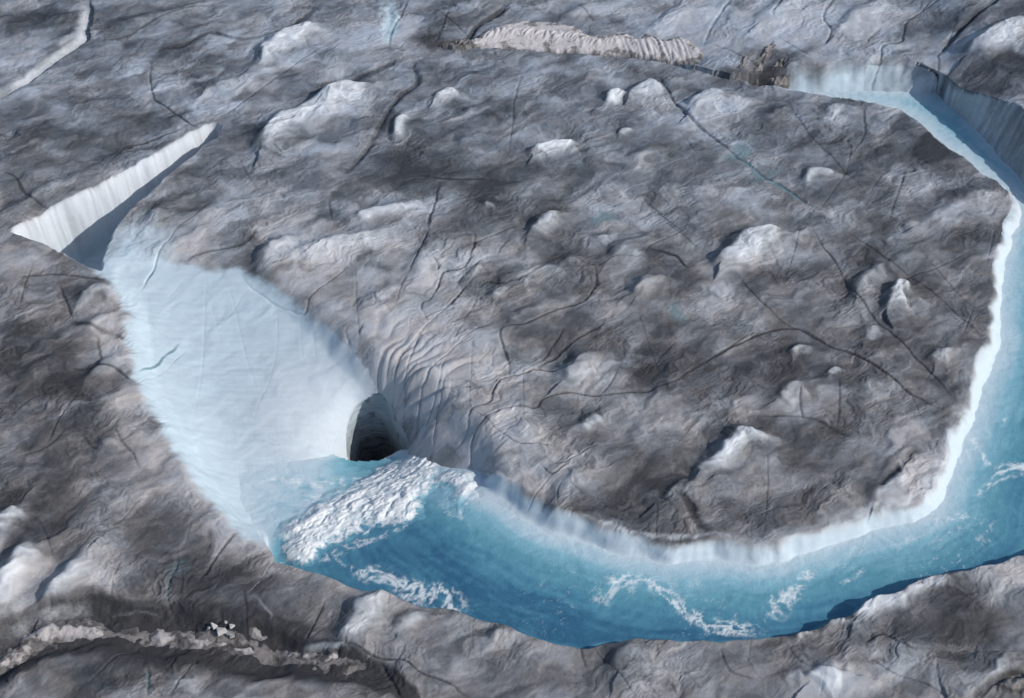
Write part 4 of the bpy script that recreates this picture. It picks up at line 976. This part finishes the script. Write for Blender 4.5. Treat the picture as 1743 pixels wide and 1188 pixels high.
def whitewater(name, pts, zc, amp, seed, label):
    pl = smooth_poly(PL(pts, zc), 4, True)
    s = .16
    xs = np.arange(pl[:, 0].min() - 2.5, pl[:, 0].max() + 2.5, s); ys = np.arange(pl[:, 1].min() - 2.5, pl[:, 1].max() + 2.5, s)
    X, Y = np.meshgrid(xs, ys); r_, c_ = X.shape; x = X.ravel(); y = Y.ravel()
    qx = x + .6 * fbm(x / 2.4, y / 2.4, 2, seed); qy = y + .6 * fbm(x / 2.4, y / 2.4, 2, seed + 7)
    d0 = sdf(pl, x, y)
    d = d0 + 1.2 * fbm(x / 5.0, y / 4.0, 2, seed + 21) + .3
    body = smooth(d, -.6, 5.0)
    al = (qx * .75 + qy * .66) / 1.9; ac = -qx * .66 + qy * .75
    lump = 2.2 * np.abs(noise(al / 2.6, ac / 2.6, seed + 1)) + 1.1 * np.abs(fbm(al / 1.0, ac / 1.1, 3, seed + 2, .55)) + .25
    lump = np.clip(lump / 1.7, 0, 1.3)
    z = water_z(x, y) - .1 + .05 * fbm(x / 2.2, y / 1.5, 2, 95) + body * amp * (.62 + .30 * lump) + .10 * lump * smooth(d, 0, 3) - .2 * (1 - smooth(d, -.9, .2)) 
    ridq = np.arange(r_ * c_).reshape(r_, c_)
    f = np.stack([ridq[:-1, :-1], ridq[:-1, 1:], ridq[1:, 1:], ridq[1:, :-1]], -1).reshape(-1, 4)
    f = f[(d > -.9)[f].all(1)]
    u_, iv = np.unique(f, return_inverse=True)
    o = put(name, np.stack([x, y, z], 1)[u_], iv.reshape(-1, 4), m_f, {'lump': (lump * smooth(d, -.5, 1.5))[u_], 'depth': fd.reshape(R_, C_)[np.clip(np.rint((y - wys[0]) / (step * 1.15)).astype(int), 0, R_ - 1), np.clip(np.rint((x - wxs[0]) / step).astype(int), 0, C_ - 1)][u_], 'rim': smooth(d + 1.3 * fbm(al / 1.0, ac / 1.3, 4, seed + 9, .6), .0, 3.6)[u_]})
    return tag(o, label, 'white water', 'stuff')
whitewater('white_water', [(466, 905, -6), (476, 952, -4.6), (512, 964, -4), (550, 944, -4), (606, 912, -4), (664, 898, -3.8), (706, 890, -3.8), (730, 856, -4), (750, 815, -4.4), (764, 780, -5), (758, 752, -6), (738, 738, -7),
                           (700, 748, -8), (660, 770, -9), (630, 792, -9), (604, 810, -8), (570, 832, -7.4), (530, 856, -7), (494, 880, -6.6)], -4.6, 1.4, 301, 'large boiling white water plume pouring towards the dark shaft')
whitewater('white_water', [(724, 800), (745, 789), (790, 783), (816, 806), (829, 830), (818, 852), (796, 858), (785, 883), (766, 864), (765, 834), (738, 820)], -3.6, 1.1, 411,
           'small boiling white water patch right of the large plume')

# ------------------------------------------------------------------ snow drift, snow bridges, fins and blocks
def snow_mat(name, c0, c1, c2, dirtiness):
    m, t, bs = mat(name); g = G(t)
    pos = g.n('ShaderNodeNewGeometry').outputs['Position']
    n1 = g.noise(pos, .6, 6, .65, .6); n2 = g.noise(pos, 3.0, 5, .7)
    c = g.mix(n2, c0, c1)
    c = g.mix(g.rng(g.math('ADD', n1, g.math('MULTIPLY', g.attr('grime'), .35)), .62 - dirtiness, .80 - dirtiness * .5), c, c2)
    c = g.mix(g.attr('rim'), (.15, .146, .143), c)
    g.l(c, bs.inputs['Base Color']); bs.inputs['Roughness'].default_value = .85
    g.l(g.bump(g.math('ADD', n1, g.math('MULTIPLY', n2, .5)), .7, .3), bs.inputs['Normal'])
    return m
m_snow = snow_mat('old_snow', (.46, .43, .43), (.58, .545, .54), (.20, .185, .18), .04)
m_dirty = snow_mat('dirty_snow', (.36, .33, .32), (.50, .465, .45), (.09, .08, .077), .12)
m_fin = snow_mat('dirt_covered_ice', (.16, .145, .14), (.27, .25, .24), (.045, .039, .037), .12)

def mound(name, pts, z0, thick, seed, material, label, cat, fn=None, s=.17, edge=2.4, group=None, rock=.26):
    pl = smooth_poly(PL(pts, z0), 4, True)
    xs = np.arange(pl[:, 0].min() - .6, pl[:, 0].max() + .6, s); ys = np.arange(pl[:, 1].min() - .6, pl[:, 1].max() + .6, s)
    X, Y = np.meshgrid(xs, ys); r_, c_ = X.shape; x = X.ravel(); y = Y.ravel()
    qx = x + .5 * fbm(x / 1.6, y / 1.6, 3, seed); qy = y + .5 * fbm(x / 1.6, y / 1.6, 3, seed + 7)
    d = sdf(pl, qx, qy)
    lump = fbm(qx / 3.0, qy / 2.0, 3, seed + 3)
    top = smooth(d, -.2, edge) * thick * (1 + rock * lump)
    if fn is not None: top = top + fn(x, y, d) * smooth(d, 0, .8)
    zb_ = sum(zat(x + ox, y + oy) for ox in (-1.6, 0, 1.6) for oy in (-1.6, 0, 1.6)) / 9
    kb = smooth(d, 0, 1.5)
    z = zat(x, y) * (1 - kb) + zb_ * kb + top - .12
    ridq = np.arange(r_ * c_).reshape(r_, c_)
    f = np.stack([ridq[:-1, :-1], ridq[:-1, 1:], ridq[1:, 1:], ridq[1:, :-1]], -1).reshape(-1, 4)
    f = f[(d > -.4)[f].all(1)]
    u_, iv = np.unique(f, return_inverse=True)
    o = put(name, np.stack([x, y, z], 1)[u_], iv.reshape(-1, 4), material, {'grime': np.clip(.5 - lump - d * .2, -1, 1)[u_], 'rim': smooth(d + .5 * lump, -.2, 1.5)[u_]})
    return tag(o, label, cat, None, group)

x0s, _ = P(790, 70); x1s, _ = P(1195, 90)
mid = smooth_poly(PL([(795, 74), (850, 58), (900, 60), (960, 66), (1020, 74), (1060, 72), (1110, 80), (1180, 88)]))
def drift_fn(x, y, d):
    u = (x - x0s) / (x1s - x0s)
    dm_, s_, _ = poly_dist(mid, x + .5 * noise(x / 2, y / 2, 501), y + .7 * noise(x / 2, y / 2, 502))
    bead = np.exp(-(dm_ / 1.6) ** 2) * (.5 + .5 * np.abs(noise(x / 1.1 - y / 2, y / 2.2, 503)) * 2)
    rib = np.abs(noise((x + .25 * y) / 1.3, y / 7.0, 505)) * smooth(u, .55, .8) * 1.7
    return .7 * bead * (1 - smooth(u, .6, .8)) + .42 * rib * (.5 + .5 * np.abs(noise(x / 3, y / 3, 507)) * 2) + .3 * np.exp(-(dm_ / 4.0) ** 2)
mound('snow_drift', [(788, 80), (812, 62), (835, 47), (880, 33), (930, 33), (985, 45), (1000, 57), (1040, 60), (1068, 55), (1083, 67), (1102, 61), (1130, 70), (1150, 64),
                     (1178, 74), (1196, 93), (1188, 110), (1130, 101), (1060, 93), (960, 88), (860, 83)], .3, .55, 500, m_snow,
      'long wrinkled pinkish white snow drift filling the crack at top centre', 'snow drift', drift_fn, s=.16, edge=2.2, rock=.15)
GB = 'dirty snow bridges in the lower left crevasse'
def sw(k_, *p_): return C(k_, *p_)
m_band = snow_mat('brown_silt', (.17, .152, .142), (.27, .245, .23), (.05, .044, .042), .10)
mound('silt_ridge', sw(7, (-60, 1050), (-60, 960), (100, 850), (220, 790), (360, 770), (520, 775), (700, 785), (900, 795), (1100, 800), (1300, 860), (1480, 910), (1743, 960), (1830, 1010), (1743, 1060), (1480, 1015), (1250, 965), (1000, 900), (760, 885), (520, 850), (330, 870), (160, 940)), -.8, .32, 600, m_band,
      'long low brown silt covered ridge running along the lower left crevasse', 'silt ridge', rock=.35)
mound('snow_bridge', sw(7, (-60, 1040), (-60, 960), (20, 910), (120, 820), (180, 780), (330, 745), (470, 742), (525, 800), (500, 835), (400, 845), (250, 870), (140, 930), (40, 1000)), -.6, .95, 610, m_dirty,
      'longest pale dirty snow ridge at the left end of the lower left crevasse', 'snow bridge', group=GB)
mound('snow_bridge', sw(7, (700, 830), (760, 785), (900, 800), (1020, 830), (1140, 860), (1120, 890), (1000, 905), (850, 895), (720, 870)), -.8, .9, 620, m_dirty,
      'pinkish snow ridge in the lower left crevasse just left of the white ice blocks', 'snow bridge', group=GB)
mound('snow_bridge', sw(7, (1120, 890), (1180, 870), (1260, 890), (1345, 925), (1320, 950), (1230, 935), (1150, 920)), -.8, .8, 630, m_dirty,
      'short pale snow ridge in the lower left crevasse below the white ice blocks', 'snow bridge', group=GB)
mound('snow_bridge', sw(7, (1380, 925), (1450, 905), (1560, 925), (1640, 910), (1690, 960), (1640, 1005), (1540, 1000), (1440, 975)), -.8, .8, 640, m_dirty,
      'lumpy grey snow ridge at the right end of the lower left crevasse', 'snow bridge', group=GB)
mound('snow_bridge', sw(7, (570, 800), (620, 780), (680, 790), (690, 840), (620, 850), (560, 835)), -1.0, .6, 650, m_fin,
      'small dark dirt covered snow lump between the two largest crevasse ridges', 'snow bridge', group=GB)
mound('snow_bridge', sw(7, (1190, 800), (1240, 785), (1290, 810), (1340, 850), (1300, 860), (1210, 835)), -.4, .5, 660, m_dirty,
      'rounded grey snow lump right of the white ice blocks', 'snow bridge', group=GB)
mound('snow_bridge', [(1700, 1188), (1690, 1172), (1715, 1158), (1743, 1150), (1775, 1160), (1770, 1195)], -1.0, 1.6, 670, m_fin,
      'dark dirt covered snow lump in the bottom right corner crack', 'snow bridge')

def fin_fn(x, y, d): return np.abs(noise((x - .5 * y) / .9, (y + .5 * x) / 3.0, 701)) * .5 + .25 * fbm(x / 1.2, y / 1.2, 2, 703)
mound('ice_fin', [(1246, 134), (1252, 122), (1266, 106), (1281, 102), (1279, 112), (1266, 128), (1256, 137)], 0, .4, 710, m_fin,
      'left ribbed brown dirt covered ice fin beside the dark hole in far wall', 'ice fin', fin_fn, s=.13, edge=1.6)
mound('ice_fin', [(1282, 118), (1292, 100), (1308, 86), (1319, 78), (1318, 92), (1308, 110), (1300, 124), (1288, 128)], 0.4, .5, 720, m_fin,
      'tall pointed brown dirt covered ice fin above the dark hole in far wall', 'ice fin', fin_fn, s=.13, edge=1.6)
mound('ice_fin', [(1306, 138), (1314, 122), (1330, 118), (1346, 122), (1350, 134), (1338, 146), (1318, 146)], -1, .4, 730, m_fin,
      'low crumpled brown dirt covered ice lump right of the dark hole', 'ice fin', fin_fn, s=.13, edge=1.6)
mound('debris_heap', [(748, 78), (765, 70), (790, 66), (806, 72), (812, 80), (790, 86), (766, 84)], 0, 1.0, 740, m_fin,
      'low dark rubble heap at the left tip of the long snow drift', 'debris heap', fin_fn, s=.14, edge=.9)

# loose ice blocks
m_blk, t, bs = mat('white_ice_block'); g = G(t)
pos = g.n('ShaderNodeNewGeometry').outputs['Position']; n1 = g.noise(pos, 2.0, 4, .6)
g.l(g.mix(n1, (.34, .33, .325), (.52, .505, .49)), bs.inputs['Base Color']); bs.inputs['Roughness'].default_value = .7
rng = random.Random(5)
BL = [((355, 1060), 1.0, 'leftmost small white ice block on the crevasse rubble'), ((366, 1061), 1.3, 'flat white ice block second from left on the crevasse rubble'),
      ((376, 1066), 1.5, 'largest white angular ice block on the crevasse rubble'), ((386, 1070), 1.2, 'white angular ice block at the front middle of the crevasse rubble'),
      ((394, 1073), 1.0, 'small white ice block at the right end of the crevasse rubble'), ((384, 1056), .9, 'grey white ice block at the top of the crevasse rubble'),
      ((394, 1061), 1.1, 'grey white ice block at upper right of the crevasse rubble')]
for (px, py), s_, lab in BL:
    x, y = P(px, py, 0); s_ *= .6
    bm_ = bmesh.new()
    for _ in range(11):
        bm_.verts.new((rng.gauss(0, .5) * s_, rng.gauss(0, .38) * s_, rng.gauss(0, .2) * s_))
    hull = bmesh.ops.convex_hull(bm_, input=bm_.verts)
    for v_ in [v_ for v_ in bm_.verts if not v_.link_faces]: bm_.verts.remove(v_)
    me = bpy.data.meshes.new('ice_block'); bm_.to_mesh(me); bm_.free(); me.materials.append(m_blk)
    o = bpy.data.objects.new('ice_block', me); scene.collection.objects.link(o)
    zb = float(zat(np.array([x]), np.array([y]))[0])
    o.location = (x, y, zb + s_ * .12 + .55); o.rotation_euler = (rng.uniform(-.3, .3), rng.uniform(-.3, .3), rng.uniform(0, 3))
    bv = o.modifiers.new('bevel', 'BEVEL'); bv.width = .08; bv.segments = 2
    tag(o, lab, 'ice block', None, 'white ice blocks on the crevasse rubble')
